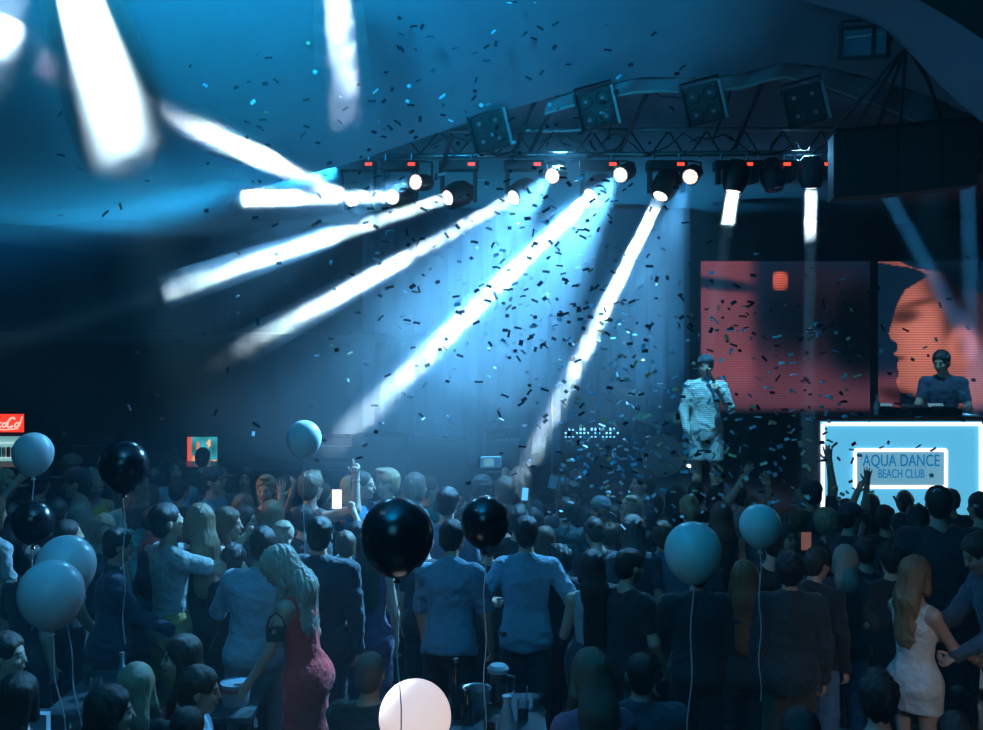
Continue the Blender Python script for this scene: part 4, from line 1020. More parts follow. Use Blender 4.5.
# ---- black speaker row right of the truss, with its slings
la = empty('line_array_speaker', P(905, 160, 9.4), 'long black speaker row hanging from four slings, right of the lamps', 'speaker')
def quadbox(p0, p1, y00, y01, y10, y11, Y0, Y1, dep, name, m):
    a, b, c, d = P(p0, y00, Y0), P(p1, y10, Y1), P(p1, y11, Y1), P(p0, y01, Y0); o = la.location
    vs = [v - o for v in (a, b, c, d)]; vs += [v + Vector((.06, dep, .0)) for v in vs]
    mm = MB(); mm.add(vs, [(3, 2, 1, 0), (4, 5, 6, 7), (0, 1, 5, 4), (1, 2, 6, 5), (2, 3, 7, 6), (3, 0, 4, 7)]); return mm.build(name, m, la)
X = [833, 898, 943, 979]; T = [134, 127, 124, 120]; Bm = [198, 193, 188, 184]
gm = mat('speaker_black', (.006, .007, .009), .7, bump=.6, bscale=90)
for i in range(3): quadbox(X[i] + .6, X[i + 1] - .6, T[i], Bm[i], T[i + 1], Bm[i + 1], 9.4 - .1 * i, 9.3 - .1 * i, .35, 'cabinet', gm)
MB().tube([P(836, 131, 9.5) - la.location, P(978, 118, 9.2) - la.location], .02, 8).build('fly_bar', BLK, la)
for x, y in ((833, 131), (853, 130), (877, 128), (900, 126)): MB().tube([P(906, 47, 8.6), P(x, y, 9.4)], .016, 6).build('sling', CAB, label='black sling from the canopy down to the speaker row', cat='sling', group='slings holding the speaker row')
MB().tube([P(908, 47, 8.6), P(928, 80, 9.0), P(941, 117, 9.3)], .018, 6).build('sling', CAB, label='black sling curving right over the speaker row to its last box', cat='sling', smooth=True)
# ---------------------------------------------------------------- the crowd
BK, DB, BR, BL, AU, GY = (.012, .010, .010), (.035, .022, .014), (.10, .055, .028), (.42, .33, .23), (.22, .08, .03), (.2, .18, .15)
WH, SB, DK, NV, TL = (.45, .5, .52), (.24, .38, .47), (.012, .014, .018), (.015, .025, .05), (.25, .55, .55)
OFF = dict(top=('jacket', DK))
def p(px, py, Y, label, **k):
    k.update(px=px, py=py, Y=Y, label=label); r = person(k); return k
CR = {}
# --- standing in the nearer half, left to right
p(8, 518, 8.6, 'woman with long dark hair in a dotted grey-blue dress at the left edge', sex='f', face=215, hair='long', hairc=BK, hairlen=.26, top=('dress', (.16, .24, .32), 'dots'), arms=('loose', 'down'))
p(-8, 512, 8.0, 'person in a pale top cut off by the left picture edge behind the balloons', sex='f', face=150, hair='long', hairc=BR, top=('tee', WH), arms=('bent', 'bent'))
p(69, 535, 7.9, 'bald-cropped man looking right, standing behind the two pale balloons', face=125, hair='buzz', hairc=DB, skin='tan', top=('tee', DK), arms=('loose', 'loose'), hpitch=-4)
p(104, 528, 8.9, 'blonde woman with long hair facing the camera between two men', sex='f', face=20, hair='long', hairc=BL, front=True, hpitch=8, top=('tank', (.05, .06, .08)), arms=('down', 'down'))
p(120, 545, 7.6, 'dark-haired man in a dark denim shirt turned right, one arm stretched low', face=110, hair='short', hairc=BK, skin='tan', top=('shirt', (.03, .045, .075)), arms=(((.1, .55, -.8), (.0, .95, -.55)), ((.15, .5, -.85), (-.1, .9, -.5))), lean=4)
p(136, 487, 9.3, 'woman in a turquoise blouse with hair down, behind the dark round balloon', sex='f', face=200, hair='wavy', hairc=BR, top=('robe', (.22, .52, .52)), sleeve=2.0, arms=('loose', 'loose'), hairlen=.12)
p(76, 483, 9.6, 'man in a flat dark cap looking left, beside the black balloon', face=285, hair='cap', hairc=DB, cap=True, capc=(.03, .045, .07), top=('shirt', (.4, .38, .3)), arms=('down', 'bent'), res=.011)
p(72, 468, 10.6, 'man with a brown hat behind the man in the flat cap', face=170, hair='cap', hairc=BR, cap=True, capback=True, capc=(.13, .08, .06), top=('tee', DK))
p(95, 484, 10.2, 'fair-haired woman looking down right of the flat-capped man', sex='f', face=40, hair='bun', hairc=BL, hpitch=14, top=('tank', (.5, .45, .05)))
p(168, 521, 7.7, 'man in a pale grey t-shirt and mustard shorts with both arms raised before him', face=130, hair='short', hairc=BK, skin='tan', hpitch=-12, hyaw=-10, top=('tee', (.30, .34, .33)), bottom=('shorts', (.36, .22, .07)), hem=-.035, arms=(((.15, .85, -.25), (-.15, .75, .7)), ((.15, .85, -.1), (-.15, .7, .8))), hands=('hold', 'hold'), watch='l', res=.010)
p(199, 522, 7.9, 'woman with long streaked hair, hands at her face, facing the man in grey', sex='f', face=215, hair='long', hairc=(.22, .14, .08), hairlen=.25, top=('tank', DK), arms=('hold', 'hold'), hands=('hold', 'hold'), hpitch=6)
p(229, 524, 8.2, 'woman in profile with long brown hair and a bare shoulder, looking right', sex='f', face=95, hair='long', hairc=BR, hairlen=.16, top=('tank', (.02, .02, .03)), arms=('loose', 'bent'), res=.010)
p(246, 520, 8.9, 'dark-haired woman looking right just beyond the bare-shouldered woman', sex='f', face=80, hair='long', hairc=BK, hairlen=.14, top=('tee', (.05, .05, .06)))
p(262, 545, 7.3, 'stocky man seen from behind in a light blue shirt and pale trousers', face=195, hair='short', hairc=BK, tilt=-4, girth=1.12, top=('shirt', SB), bottom=('trousers', (.20, .27, .32)), hem=-.05, arms=(((.28, .1, -1), (-.1, .55, -.8)), ((.3, .5, -.75), (-.1, .9, -.1))), res=.010)
p(279, 569, 6.8, 'woman with long curly blonde hair in a red dress, head bowed', sex='f', face=255, hair='curly', hairc=(.42, .35, .28), hairlen=.19, hpitch=24, hyaw=5, top=('dress', (.85, .03, .03)), hem=-.33, arms=('loose', ((.15, .35, -.95), (.0, .55, -.8))), res=.009, tilt=3, lean=8)
p(283, 537, 8.3, 'short-haired blond man facing the camera behind the curly blonde woman', face=10, hair='quiff', hairc=BL, top=('tee', DK), hpitch=10)
p(320, 535, 7.5, 'tall broad man in a dark suit seen from behind, beside the woman in red', face=178, hair='short', hairc=BK, girth=1.1, wide=1.1, top=('jacket', (.02, .03, .045)), hem=-.09)
p(369, 575, 7.9, 'woman in a purple dress half hidden by the big black balloon', sex='f', face=185, hair='long', hairc=BK, top=('dress', (.09, .05, .14)), hem=-.36, h=1.62)
p(453, 556, 7.6, 'man in a light blue short-sleeved shirt leaning right over a table', face=160, hair='short', hairc=BK, lean=12, tilt=4, hpitch=6, top=('shirt', (.12, .25, .34)), sleeve=.95, hem=-.045, arms=(((.3, .1, -1), (.0, .35, -1)), ((.2, .1, -1), (.0, .35, -1))), res=.010, h=1.80)
p(526, 533, 7.8, 'man in a pale blue long-sleeved shirt seen from behind, hands on hips', face=180, hair='short', hairc=BK, top=('shirt', (.17, .33, .43)), sleeve=1.45, hem=-.075, arms=(((.62, -.1, -.9), (-.2, 1, -.25)), ((.55, .0, -.9), (-.3, 1, -.3))), res=.009)
p(592, 577, 7.4, 'woman with very long straight black hair and a white top', sex='f', face=185, hair='long', hairc=BK, hairlen=.33, top=('tank', (.30, .42, .48)), bottom=('skirt', (.03, .03, .04)), arms=('bent', 'bent'), h=1.60)
p(631, 566, 7.3, 'dark-haired man in a black t-shirt turned to the right', face=130, hair='short', hairc=BK, hyaw=-15, hpitch=6, top=('tee', DK), arms=('loose', 'bent'), girth=1.05, res=.010, beard=True)
p(696, 572, 7.2, 'big man in a black suit under the pale teal balloon, one hand showing', face=182, hair='short', hairc=BK, girth=1.1, wide=1.12, top=('jacket', (.012, .016, .022)), arms=('down', ((.35, .1, -.9), (.1, -.2, -1))))
p(744, 577, 7.2, 'woman with long auburn hair between the two men in black suits', sex='f', face=175, hair='long', hairc=AU, hairlen=.28, top=('tee', DK))
p(789, 570, 7.1, 'man in a shiny black jacket with thick dark hair, seen from behind', face=175, hair='messy', hairc=BK, wide=1.05, top=('jacket', (.02, .028, .034)), hem=-.09, bottom=('trousers', (.06, .05, .035)))
p(818, 564, 7.5, 'young man with short dark hair and a pale blue shirt collar, head turned right', face=140, hair='short', hairc=DB, hpitch=10, hyaw=-20, top=('shirt', (.012, .016, .022)), collar=1, bottom=('jeans', (.08, .2, .42)), res=.010)
p(845, 560, 7.9, 'woman with a blonde bob wearing a black jacket and light jeans', sex='f', face=172, hair='bob', hairc=(.36, .33, .28), top=('jacket', (.03, .04, .05)), bottom=('jeans', (.10, .26, .5)))
p(917, 575, 6.9, 'woman in a tight white dress with long wavy hair, hands reaching out right', sex='f', face=118, hair='wavy', hairc=(.24, .13, .06), hairlen=.22, front=False, top=('dress', (.62, .62, .62)), hem=-.12, arms=(((.1, .62, -.85), (.0, .88, -.45)), ((.05, .5, -.9), (.0, 1, -.12))), hands=('relax', 'relax'), watch='r', res=.008)
p(978, 551, 7.0, 'smiling man at the right edge bending towards the woman in white', face=275, hair='short', hairc=DB, lean=14, hpitch=12, top=('shirt', (.06, .09, .13)), arms=(((.1, .5, -.8), (-.1, .95, -.3)), ((.1, .45, -.85), (-.1, .95, -.5))), hands=('hold', 'hold'), res=.009, h=1.84)
p(938, 520, 8.2, 'very large man in dark clothes seen from behind, right of the blonde bob', face=170, hair='short', hairc=BK, girth=1.2, wide=1.2, top=('tee', (.02, .03, .045)), sleeve=.9, arms=('wide', 'bent'), h=1.93)
p(918, 521, 8.7, 'man with messy dark hair bending towards the very large man', face=150, hair='messy', hairc=BK, hpitch=15, top=('tee', DK), girth=1.1)
p(979, 507, 8.9, 'dark figure with an arm out at the right edge, before the glowing booth', face=200, hair='short', hairc=BK, top=('tee', (.02, .03, .05)), arms=(((.95, .3, .0), (1, .3, -.35)), 'down'))
p(900, 530, 8.8, 'round-headed short man among the dark figures below the booth', face=175, hair='buzz', hairc=BK, top=('tee', (.02, .025, .03)), h=1.62)
# --- raised arms before the booth
CR['cap'] = p(851, 517, 9.0, 'man in a peaked cap, profile right, reaching one arm over the booth sign', face=115, hair='cap', cap=True, capc=(.02, .03, .05), hairc=BK, skin='mid', top=('tee', DK), arms=('down', ((.2, .7, .7), (.1, .6, .8))), hands=('relax', 'open'), res=.008)
p(885, 519, 9.4, 'dark-haired man filming with both hands, right of the peaked-cap man', face=170, hair='messy', hairc=BK, top=('tee', DK), arms=('hold', 'hold'), hands=('hold', 'hold'), res=.010)
p(811, 520, 9.8, 'man with his forearm and open hand raised against the booth', face=180, hair='messy', hairc=BK, skin='tan', top=('tee', (.03, .04, .05)), arms=(((.1, .15, .75), (-.1, .1, 1)), 'down'), hands=('open', 'relax'), palm=((0, 1, 0), None), res=.008, watch='r', h=1.74)
p(846, 528, 9.9, 'dancer whose spread hand shows above the peaked cap', face=180, hair='short', hairc=BK, top=('tee', DK), arms=(((.1, .1, .85), (.1, .1, 1)), 'down'), hands=('open', 'relax'), palm=((0, 1, 0), None), res=.008, h=1.55)
p(826, 524, 9.3, 'person with a backlit halo of curly hair facing the booth', sex='f', face=178, hair='afro', hairc=(.26, .2, .12), top=('tee', DK))
p(801, 499, 10.4, 'bald man close to the left edge of the booth', face=180, hair='buzz', hairc=GY, top=('tee', (.03, .05, .07)))
p(797, 522, 9.7, 'dark-haired person left of the halo of curly hair', face=170, hair='short', hairc=BR, top=('tee', (.03, .04, .05)))
p(787, 552, 8.4, 'woman with a dark fringe turned to the camera behind the messy-haired man', sex='f', face=20, hair='long', hairc=BK, top=('tee', (.1, .2, .25)), h=1.6)
CR['fist'] = p(752, 507, 10.3, 'person in a white patterned top raising a fist with a wristwatch', face=185, hair='short', hairc=BR, skin='tan', top=('tee', WH, 'stripe'), arms=(((.1, .1, .95), (-.1, .1, 1)), 'down'), hands=('fist', 'relax'), watch='r', watchc=(.8, .8, .8), res=.008)
p(772, 557, 8.1, 'woman with a bare back and thin strap beneath the round teal balloon', sex='f', face=185, hair='bun', hairc=DB, top=('tank', DK), h=1.62)
# --- middle: heads beyond the balloons
p(448, 503, 8.8, 'dark-haired man seen from behind between the two big dark balloons', face=170, hair='short', hairc=BK, top=('tee', (.13, .18, .26)), hpitch=6, girth=1.05)
p(482, 489, 9.8, 'person in a flat black hat above the second dark balloon', face=180, hair='cap', cap=True, capback=True, capc=DK, hairc=BK, top=('tee', DK))
p(505, 491, 9.5, 'brown-haired person with a parting seen from behind near the thin smoke', face=185, hair='short', hairc=(.09, .05, .03), top=('shirt', (.05, .08, .11)))
p(521, 481, 10.4, 'person with tousled grey-blond backlit hair where the thin beam lands', sex='f', face=170, hair='curly', hairlen=.08, hairc=(.5, .45, .35), top=('tee', (.2, .25, .3)))
p(519, 511, 8.9, 'dark-haired head right of the second dark balloon', face=160, hair='messy', hairc=BK, top=('tee', DK), h=1.65)
CR['arm'] = p(565, 520, 9.3, 'person in a bright patterned shirt holding up a phone in a warm-lit arm', face=190, hair='short', hairc=BK, top=('shirt', (.14, .34, .38), 'patch'), arms=('down', 'down'), h=1.66)
CR['phone2'] = p(533, 508, 9.2, 'person in red stretching one lit forearm up with a phone', sex='f', face=185, hair='long', hairc=BK, top=('tank', (.5, .03, .04)), arms=('loose', ((.2, .25, .15), (.35, .3, .95))), hands=('relax', 'hold'), res=.008, skin='fair', h=1.58)
CR['cam'] = p(512, 506, 10.0, 'person lifting a small camera overhead with two hands', face=180, hair='short', hairc=BK, top=('tee', DK), arms=(((-.05, .25, .9), (-.15, .25, 1)), ((-.1, .25, .9), (-.25, .25, 1))), hands=('hold', 'hold'), res=.008, h=1.58)
p(572, 497, 9.4, 'man with swept dark hair facing the camera, fist before his chin', face=8, hair='messy', hairc=BK, skin='tan', top=('shirt', (.05, .09, .11)), arms=('down', ((.1, .6, -.5), (-.35, .5, .9))), hands=('relax', 'fist'), res=.009, hpitch=8)
p(601, 511, 9.2, 'man in sunglasses and a cap worn backwards, arms round his friends', face=5, hair='cap', cap=True, capback=True, capc=(.06, .10, .12), glasses=True, hairc=BK, skin='tan', top=('shirt', (.06, .12, .14)), arms=('wide', 'wide'), hpitch=8, res=.009)
p(630, 510, 9.1, 'laughing man with light swept-back hair and a headband looking left', face=320, hair='quiff', hairc=(.3, .24, .15), skin='tan', top=('shirt', (.04, .06, .08)), arms=('wide', 'bent'), hpitch=-6, hroll=14, res=.009)
p(642, 487, 9.9, 'short-haired man in sharp profile left, just under the drum kit', face=275, hair='short', hairc=DB, skin='fair', top=('shirt', (.015, .03, .05)), res=.009, h=1.82)
p(633, 533, 8.3, 'woman with smooth brown hair seen from behind above the man in black', sex='f', face=175, hair='bob', hairc=(.09, .07, .06), top=('tee', (.04, .06, .08)), h=1.68)
p(594, 545, 8.6, 'person with a pale parting bowed low left of the woman with long black hair', sex='f', face=200, hair='short', hairc=DB, hpitch=25, top=('tee', DK), h=1.62)
p(663, 555, 8.4, 'person in a mid blue shirt partly behind the pale teal balloon', face=170, hair='short', hairc=BR, top=('shirt', (.10, .2, .28)), h=1.62)
p(676, 500, 10.0, 'dark curly-haired person left of the singer\'s knees', sex='f', face=180, hair='curly', hairlen=.1, hairc=BK, top=('tee', DK))
CR['hand3'] = p(697, 507, 10.2, 'person raising one hand with a bracelet towards the singer', face=165, hair='short', hairc=BK, top=('tee', DK), skin='fair', arms=(((.35, .2, .45), (.45, .2, .8)), 'down'), hands=('open', 'relax'), watch='r', watchc=(.8, .8, .8), res=.008, h=1.66)
p(689, 517, 9.2, 'woman with blonde hair in a ponytail above the pale teal balloon', sex='f', face=180, hair='bun', tail=True, hairc=(.36, .26, .14), top=('tee', DK), h=1.7)
p(721, 516, 9.0, 'woman with straight red-brown hair between the two teal balloons', sex='f', face=180, hair='long', hairc=(.14, .05, .03), hairlen=.12, top=('tank', DK))
p(739, 524, 9.5, 'person in a grey hood just left of the smaller teal balloon', face=170, hair='bob', hairc=(.18, .2, .2), top=('jacket', (.16, .19, .2)))
p(716, 497, 10.6, 'two-tone haired person just below the singer\'s shorts', sex='f', face=175, hair='long', hairc=BK, hairlen=.1, top=('tee', DK))
p(655, 507, 10.2, 'dark figure with a hand on his head right of the sharp profile', face=170, hair='messy', hairc=BK, top=('tee', (.02, .04, .06)))
# --- left middle: faces turned every way
CR['finger'] = p(312, 487, 9.4, 'man with brown hair, back of head, lifting one arm with a pointing finger', face=150, hair='messy', hairc=(.15, .10, .06), skin='fair', top=('tank', (.1, .12, .14)), arms=(((.7, .1, .25), (-.05, .1, 1)), 'down'), hands=('point', 'relax'), watch='r', watchc=(.4, .3, .2), res=.008, palm=((0, 1, 0), None))
CR['clap'] = p(304, 519, 8.9, 'dark-haired person raising a spread hand beside the glowing phone', face=180, hair='short', hairc=BK, skin='fair', top=('tee', (.03, .03, .04)), arms=(('down'), ((.12, .35, .2), (.0, .2, 1))), hands=('relax', 'open'), palm=(None, (0, 1, 0)), res=.008, h=1.66)
CR['phone'] = p(358, 531, 8.6, 'person with both arms up filming on a glowing phone', sex='f', face=178, hair='short', hairc=BK, skin='fair', top=('tee', (.25, .5, .55)), arms=(((-.3, .45, .5), (-.45, .4, .8)), ((-.8, .5, .3), (-.5, .4, .9))), hands=('hold', 'hold'), res=.008, h=1.58)
p(266, 490, 9.6, 'man with swept fair hair, eyes to the camera, behind a long-haired woman', face=-5, hair='quiff', hairc=(.3, .2, .1), top=('tee', DK), res=.009)
p(272, 508, 9.0, 'woman with long smooth mousy hair in front of the man with swept fair hair', sex='f', face=180, hair='long', hairc=(.2, .15, .09), hairlen=.14, top=('tank', DK), h=1.68)
p(286, 489, 10.2, 'person with a shiny dark crown of hair left of the balloon string', sex='f', face=165, hair='bob', hairc=(.05, .06, .06), top=('tee', (.25, .08, .2)))
p(350, 482, 10.2, 'woman with long blonde hair seen from behind, right of the pointing arm', sex='f', face=180, hair='long', hairc=(.5, .38, .2), hairlen=.14, top=('tee', DK), h=1.72)
p(364, 485, 9.7, 'man with cropped hair in a blue shirt, profile right', face=75, hair='buzz', hairc=DB, skin='mid', top=('tee', (.02, .12, .22)), res=.009)
p(386, 483, 9.8, 'grinning man with fair swept hair in profile left above the big black balloon', face=290, hair='quiff', hairc=(.28, .18, .09), top=('shirt', (.03, .04, .05)), arms=(((.15, .7, -.2), (.1, .8, .55)), 'down'), hands=('vee', 'relax'), skin='fair', res=.009)
p(417, 487, 10.0, 'wavy brown-haired person looking right, above the big black balloon', sex='f', face=120, hair='wavy', hairc=(.10, .07, .05), hairlen=.08, top=('shirt', (.12, .2, .22)))
p(430, 489, 10.3, 'person in a green top holding hands to the face near the dark-haired man', face=100, hair='short', hairc=BR, top=('tee', (.03, .15, .13)), arms=('hold', 'hold'), hands=('hold', 'hold'))
p(214, 481, 10.2, 'man in a dark baseball cap facing right, left of the bent tattooed arm', face=80, hair='cap', cap=True, capc=(.015, .03, .045), hairc=BK, top=('tee', (.12, .3, .4)), res=.010)
p(219, 479, 10.9, 'red-bearded man facing the camera behind the dark baseball cap', face=15, hair='short', hairc=(.2, .08, .03), beard=True, skin='fair', top=('tee', (.1, .1, .12)))
CR['tattoo'] = p(244, 508, 9.4, 'person in a plum top with a tattooed forearm raised, hand bent over', sex='f', face=170, hair='wavy', hairc=(.12, .08, .05), hairlen=.1, top=('robe', (.12, .03, .09)), sleeve=1.1, arms=(((.55, .1, .35), (.25, .1, .95)), 'down'), hands=('relax', 'relax'), tattoo='r', res=.008)
p(245, 478, 11.2, 'smiling dark-haired woman behind the raised tattooed arm', sex='f', face=10, hair='long', hairc=BK, top=('tank', DK), res=.010)
CR['check'] = p(155, 506, 9.2, 'person in a red checked shirt stretching an arm to the right', face=140, hair='short', hairc=BK, skin='fair', top=('shirt', (.28, .09, .10), 'patch'), sleeve=1.4, arms=(((-.1, .85, .2), (-.2, 1, .2)), 'down'), hands=('open', 'relax'), res=.008, h=1.6)
p(176, 470, 11.0, 'woman facing the camera in a white t-shirt left of the lit picture', sex='f', face=15, hair='long', hairc=BK, hairlen=.1, top=('tee', (.45, .55, .6)), skin='tan')
p(203, 458, 12.6, 'silhouetted head in front of the backlit picture', face=180, hair='short', hairc=BK, top=('tee', DK))
p(174, 457, 13.0, 'long-haired silhouette left of the backlit picture', sex='f', face=180, hair='long', hairc=BK, top=('tee', DK))
p(155, 460, 12.6, 'dark silhouette with short hair right of the black balloon', face=180, hair='short', hairc=BK, top=('tee', DK))
p(150, 498, 9.9, 'woman with light hair partly behind the black balloon on its right', sex='f', face=160, hair='long', hairc=BR, top=('tee', DK), h=1.68)
p(40, 482, 9.6, 'dark bushy-haired person under the small pale balloon', face=170, hair='messy', hairc=BK, top=('tee', DK))
p(4, 484, 9.5, 'blonde person at the left edge with a hand raised to the head', sex='f', face=60, hair='wavy', hairc=(.35, .26, .16), hairlen=.1, skin='fair', top=('tee', DK), arms=(((.2, .4, .1), (-.6, .3, .8)), 'down'), hands=('open', 'relax'), res=.009)
p(57, 505, 8.9, 'dark head between the dark small balloon and the flat-capped man', face=180, hair='short', hairc=BK, top=('tee', DK), h=1.72)
p(322, 495, 9.9, 'person behind the pointing arm with light brown hair', sex='f', face=110, hair='bob', hairc=BR, top=('tee', DK), h=1.7)
p(560, 488, 10.5, 'head with fair hair in the row nearest the stage, right of the lit forearm', face=180, hair='messy', hairc=(.2, .15, .1), top=('tee', DK))
p(578, 481, 10.9, 'head with a grey cap in the row nearest the stage', face=180, hair='cap', cap=True, capback=True, capc=(.2, .2, .2), hairc=BK, top=('tee', DK))
# --- seated round the tables in front
p(8, 655, 6.3, 'seated woman in profile right at the far left edge', sex='f', face=85, hair='short', hairc=DB, sit=True, top=('tee', DK), arms=('rest', 'rest'))
p(20, 697, 5.7, 'seated person with shaggy dark hair seen from behind, lower left corner', sex='f', face=170, hair='bob', hairc=BK, sit=True, top=('tee', (.02, .025, .03)), arms=('rest', 'rest'))
p(137, 686, 5.9, 'seated woman with straight blonde hair seen from behind beside a bottle', sex='f', face=178, hair='long', hairc=(.25, .2, .13), hairlen=.2, sit=True, top=('tee', DK), arms=('rest', 'rest'))
p(112, 712, 5.4, 'seated dark-haired woman turned right at the bottom edge', sex='f', face=110, hair='long', hairc=BK, hairlen=.15, sit=True, top=('tee', DK), arms=('rest', 'rest'), res=.010)
p(180, 657, 6.4, 'seated woman in a red top looking left behind the man in pale blue', sex='f', face=290, hair='long', hairc=DB, hairlen=.12, sit=True, top=('tank', (.45, .03, .05)), arms=('rest', 'rest'), res=.010)
p(201, 690, 5.8, 'seated man in a pale blue shirt, profile right', face=100, hair='short', hairc=DB, skin='tan', sit=True, hpitch=6, top=('shirt', (.30, .48, .60)), arms=('rest', 'rest'), res=.008)
p(188, 730, 5.4, 'dark top of a head at the bottom edge below the man in pale blue', face=180, hair='short', hairc=BK, sit=True, top=('tee', DK), arms=('rest', 'rest'))
p(371, 673, 6.1, 'seated bald man seen from behind left of the white glowing balloon', face=165, hair='buzz', hairc=(.10, .07, .06), skin='tan', sit=True, top=('tee', DK), arms=('rest', 'rest'), girth=1.1)
p(590, 674, 5.9, 'seated woman in a purple top with long dark blonde hair', sex='f', face=195, hair='long', hairc=(.07, .07, .05), hairlen=.13, sit=True, top=('robe', (.16, .09, .16)), sleeve=2.0, arms=('rest', 'rest'), lean=6, res=.009)
p(640, 674, 6.1, 'seated short-haired man in a dark blue shirt with broad back', face=182, hair='buzz', hairc=BK, sit=True, girth=1.15, wide=1.15, top=('shirt', (.025, .05, .07)), arms=('rest', 'rest'), res=.010)
p(879, 698, 5.6, 'seated dark-haired person below the woman in white', face=160, hair='messy', hairc=BK, sit=True, top=('tee', DK), arms=('rest', 'rest'))
p(800, 735, 5.1, 'dark head at the bottom edge under the shiny jacket', face=170, hair='short', hairc=BK, sit=True, top=('tee', DK), arms=('rest', 'rest'))
p(955, 735, 5.3, 'dark head barely above the bottom edge at the right', face=170, hair='short', hairc=BK, sit=True, top=('tee', DK), arms=('rest', 'rest'))
# --- further dark figures that close the crowd
FILL = [(30, 560, 7.4), (150, 560, 8.0), (235, 560, 7.8), (345, 545, 8.3), (410, 520, 9.2), (425, 540, 8.4), (487, 545, 8.5), (545, 540, 8.6), (560, 560, 8.0), (665, 530, 9.0), (700, 545, 8.4), (755, 510, 10.0), (865, 552, 8.3), (955, 540, 8.3), (890, 560, 7.9), (610, 535, 9.0), (585, 520, 9.4), (405, 500, 10.6), (180, 490, 10.2), (120, 500, 10.5), (330, 515, 9.6), (470, 505, 10.4), (545, 500, 10.6), (615, 494, 10.8), (740, 497, 10.7), (870, 505, 10.3), (905, 503, 10.4), (950, 500, 10.4)]
WHERE = ['below the small dark balloon', 'behind the man in the grey t-shirt', 'behind the stocky man in light blue', 'right of the broad dark suit', 'behind the big black balloon', 'between the big black balloon and the leaning man', 'below the second dark balloon', 'right of the pale blue shirt', 'behind the woman with very long black hair', 'left of the pale teal balloon', 'behind the pale teal balloon', 'below the raised fist', 'right of the blonde bob', 'behind the smiling man at the right', 'left of the woman in white', 'below the man in sunglasses', 'behind the man with swept dark hair', 'beyond the big black balloon', 'below the lit picture', 'behind the black balloon at left', 'behind the person filming on the glowing phone', 'beyond the second dark balloon', 'near the lit forearm', 'beyond the man in sunglasses', 'below the singer at right', 'beyond the peaked cap', 'below the booth sign', 'at the right end of the booth']
for i, ((x, y, Y), wh) in enumerate(zip(FILL, WHERE)):
    f = i % 3 == 1
    p(x, y, Y, ('dark-haired woman, mostly hidden, ' if f else 'dark-dressed man, mostly hidden, ') + wh, sex='f' if f else 'm', face=150 + (i * 37) % 60, hair=['short', 'long', 'messy', 'short', 'bob', 'buzz'][i % 6], hairc=[BK, DB, BK, BR][i % 4], top=('tee', [(.02, .025, .03), (.03, .045, .06), (.015, .015, .02)][i % 3]), res=.016)
# --- on stage
CR['singer'] = p(706, 366, 12.1, 'singer in a pale striped shirt and shorts with a microphone at his mouth', face=-8, floor=1.1, hair='cap', cap=True, capc=(.03, .05, .08), capback=True, hairc=BK, skin='fair', top=('shirt', (.62, .68, .70), 'stripe'), hem=-.085, bottom=('shorts', (.42, .48, .50)), arms=('loose', 'mic'), hands=('relax', 'hold'), res=.009, hpitch=4, glasses=False)
CR['dj'] = p(941, 362, 11.9, 'man in a dark patterned t-shirt bent over the decks on the booth', face=-20, floor=1.1, hair='short', hairc=BK, skin='fair', top=('tee', (.03, .05, .09)), arms=(((.3, .45, -.85), (.1, 1, -.35)), ((.25, .3, -.95), (-.3, 1, -.1))), hands=('relax', 'relax'), hpitch=16, hyaw=-25, res=.009)
# ---------------------------------------------------------------- balloons
def balloon(px, py, Y, rpx, col, label, low, dx=0.0, lean=0.0, emit=None, estr=0, string=True):
    c = P(px, py, Y); r = rpx * Y / FPX; name = 'balloon'
    o = empty(name, c, label, 'balloon'); k = r
    prof = []
    for i in range(29):
        t = i / 28; a = PI * t; z = -math.cos(a); rr = math.sin(a)
        if z < 0: rr *= (1 - .12 * (-z) ** 2); z *= 1.16
        prof.append((max(rr * k, .0008), z * k * 1.02))
    rot = Matrix.Rotation(lean, 3, 'Y')
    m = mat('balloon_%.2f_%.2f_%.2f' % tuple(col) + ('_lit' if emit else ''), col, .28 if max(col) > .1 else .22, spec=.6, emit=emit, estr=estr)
    MB().lathe(prof, n=40, rot=rot).build('skin', m, o, smooth=True)
    b = rot @ Vector((0, 0, -1.18 * k))
    MB().lathe([(.004, .012), (.006, 0), (.018, -.02), (.016, -.024), (.002, -.01)], b, 14, rot=rot).build('knot', m, o, smooth=True)
    if string:
        n = 14; z1 = low - c.z
        pts = [b + Vector((dx * (i / n) ** 1.3 + .008 * math.sin(i * 1.1 + px), .004 * math.sin(i * .9), (z1 - b.z) * i / n)) for i in range(n + 1)]
        MB().tube(pts, .0035, 6).build('string', mat('ribbon', (.75, .8, .85), .35, spec=.7), o, smooth=True)
    return o
PALE, PALE2, BLKB = (.82, .88, .90), (.50, .88, .88), (.006, .007, .010)
balloon(33, 453, 7.6, 20, PALE, 'small pale balloon floating highest at the left, by the lit fridge', 1.1)
balloon(33, 521, 7.2, 20.5, BLKB, 'small black balloon right below the small pale one at left', 1.1)
balloon(124, 465, 6.9, 24.5, BLKB, 'round black balloon above the turquoise blouse, left half of the hall', 1.1)
balloon(66, 565, 5.6, 29, PALE, 'big pale balloon partly hidden behind the one in front of it', .78, dx=.12)
balloon(51, 593, 5.3, 32, (.84, .88, .92), 'biggest pale blue balloon, in front at left, over the table', .78, dx=.15)
balloon(304, 438, 7.8, 17.5, PALE, 'small pale balloon floating alone beside the pointing hand', .3)
balloon(397, 535, 5.2, 36.5, BLKB, 'biggest black balloon, in the middle of the crowd', .45, dx=.04)
balloon(485, 521, 6.0, 24.5, BLKB, 'smaller black balloon right of the biggest black one', .74, dx=.0)
balloon(693, 551, 5.8, 28.5, PALE2, 'large pale teal balloon in front of the big man in a black suit', .45, dx=-.05)
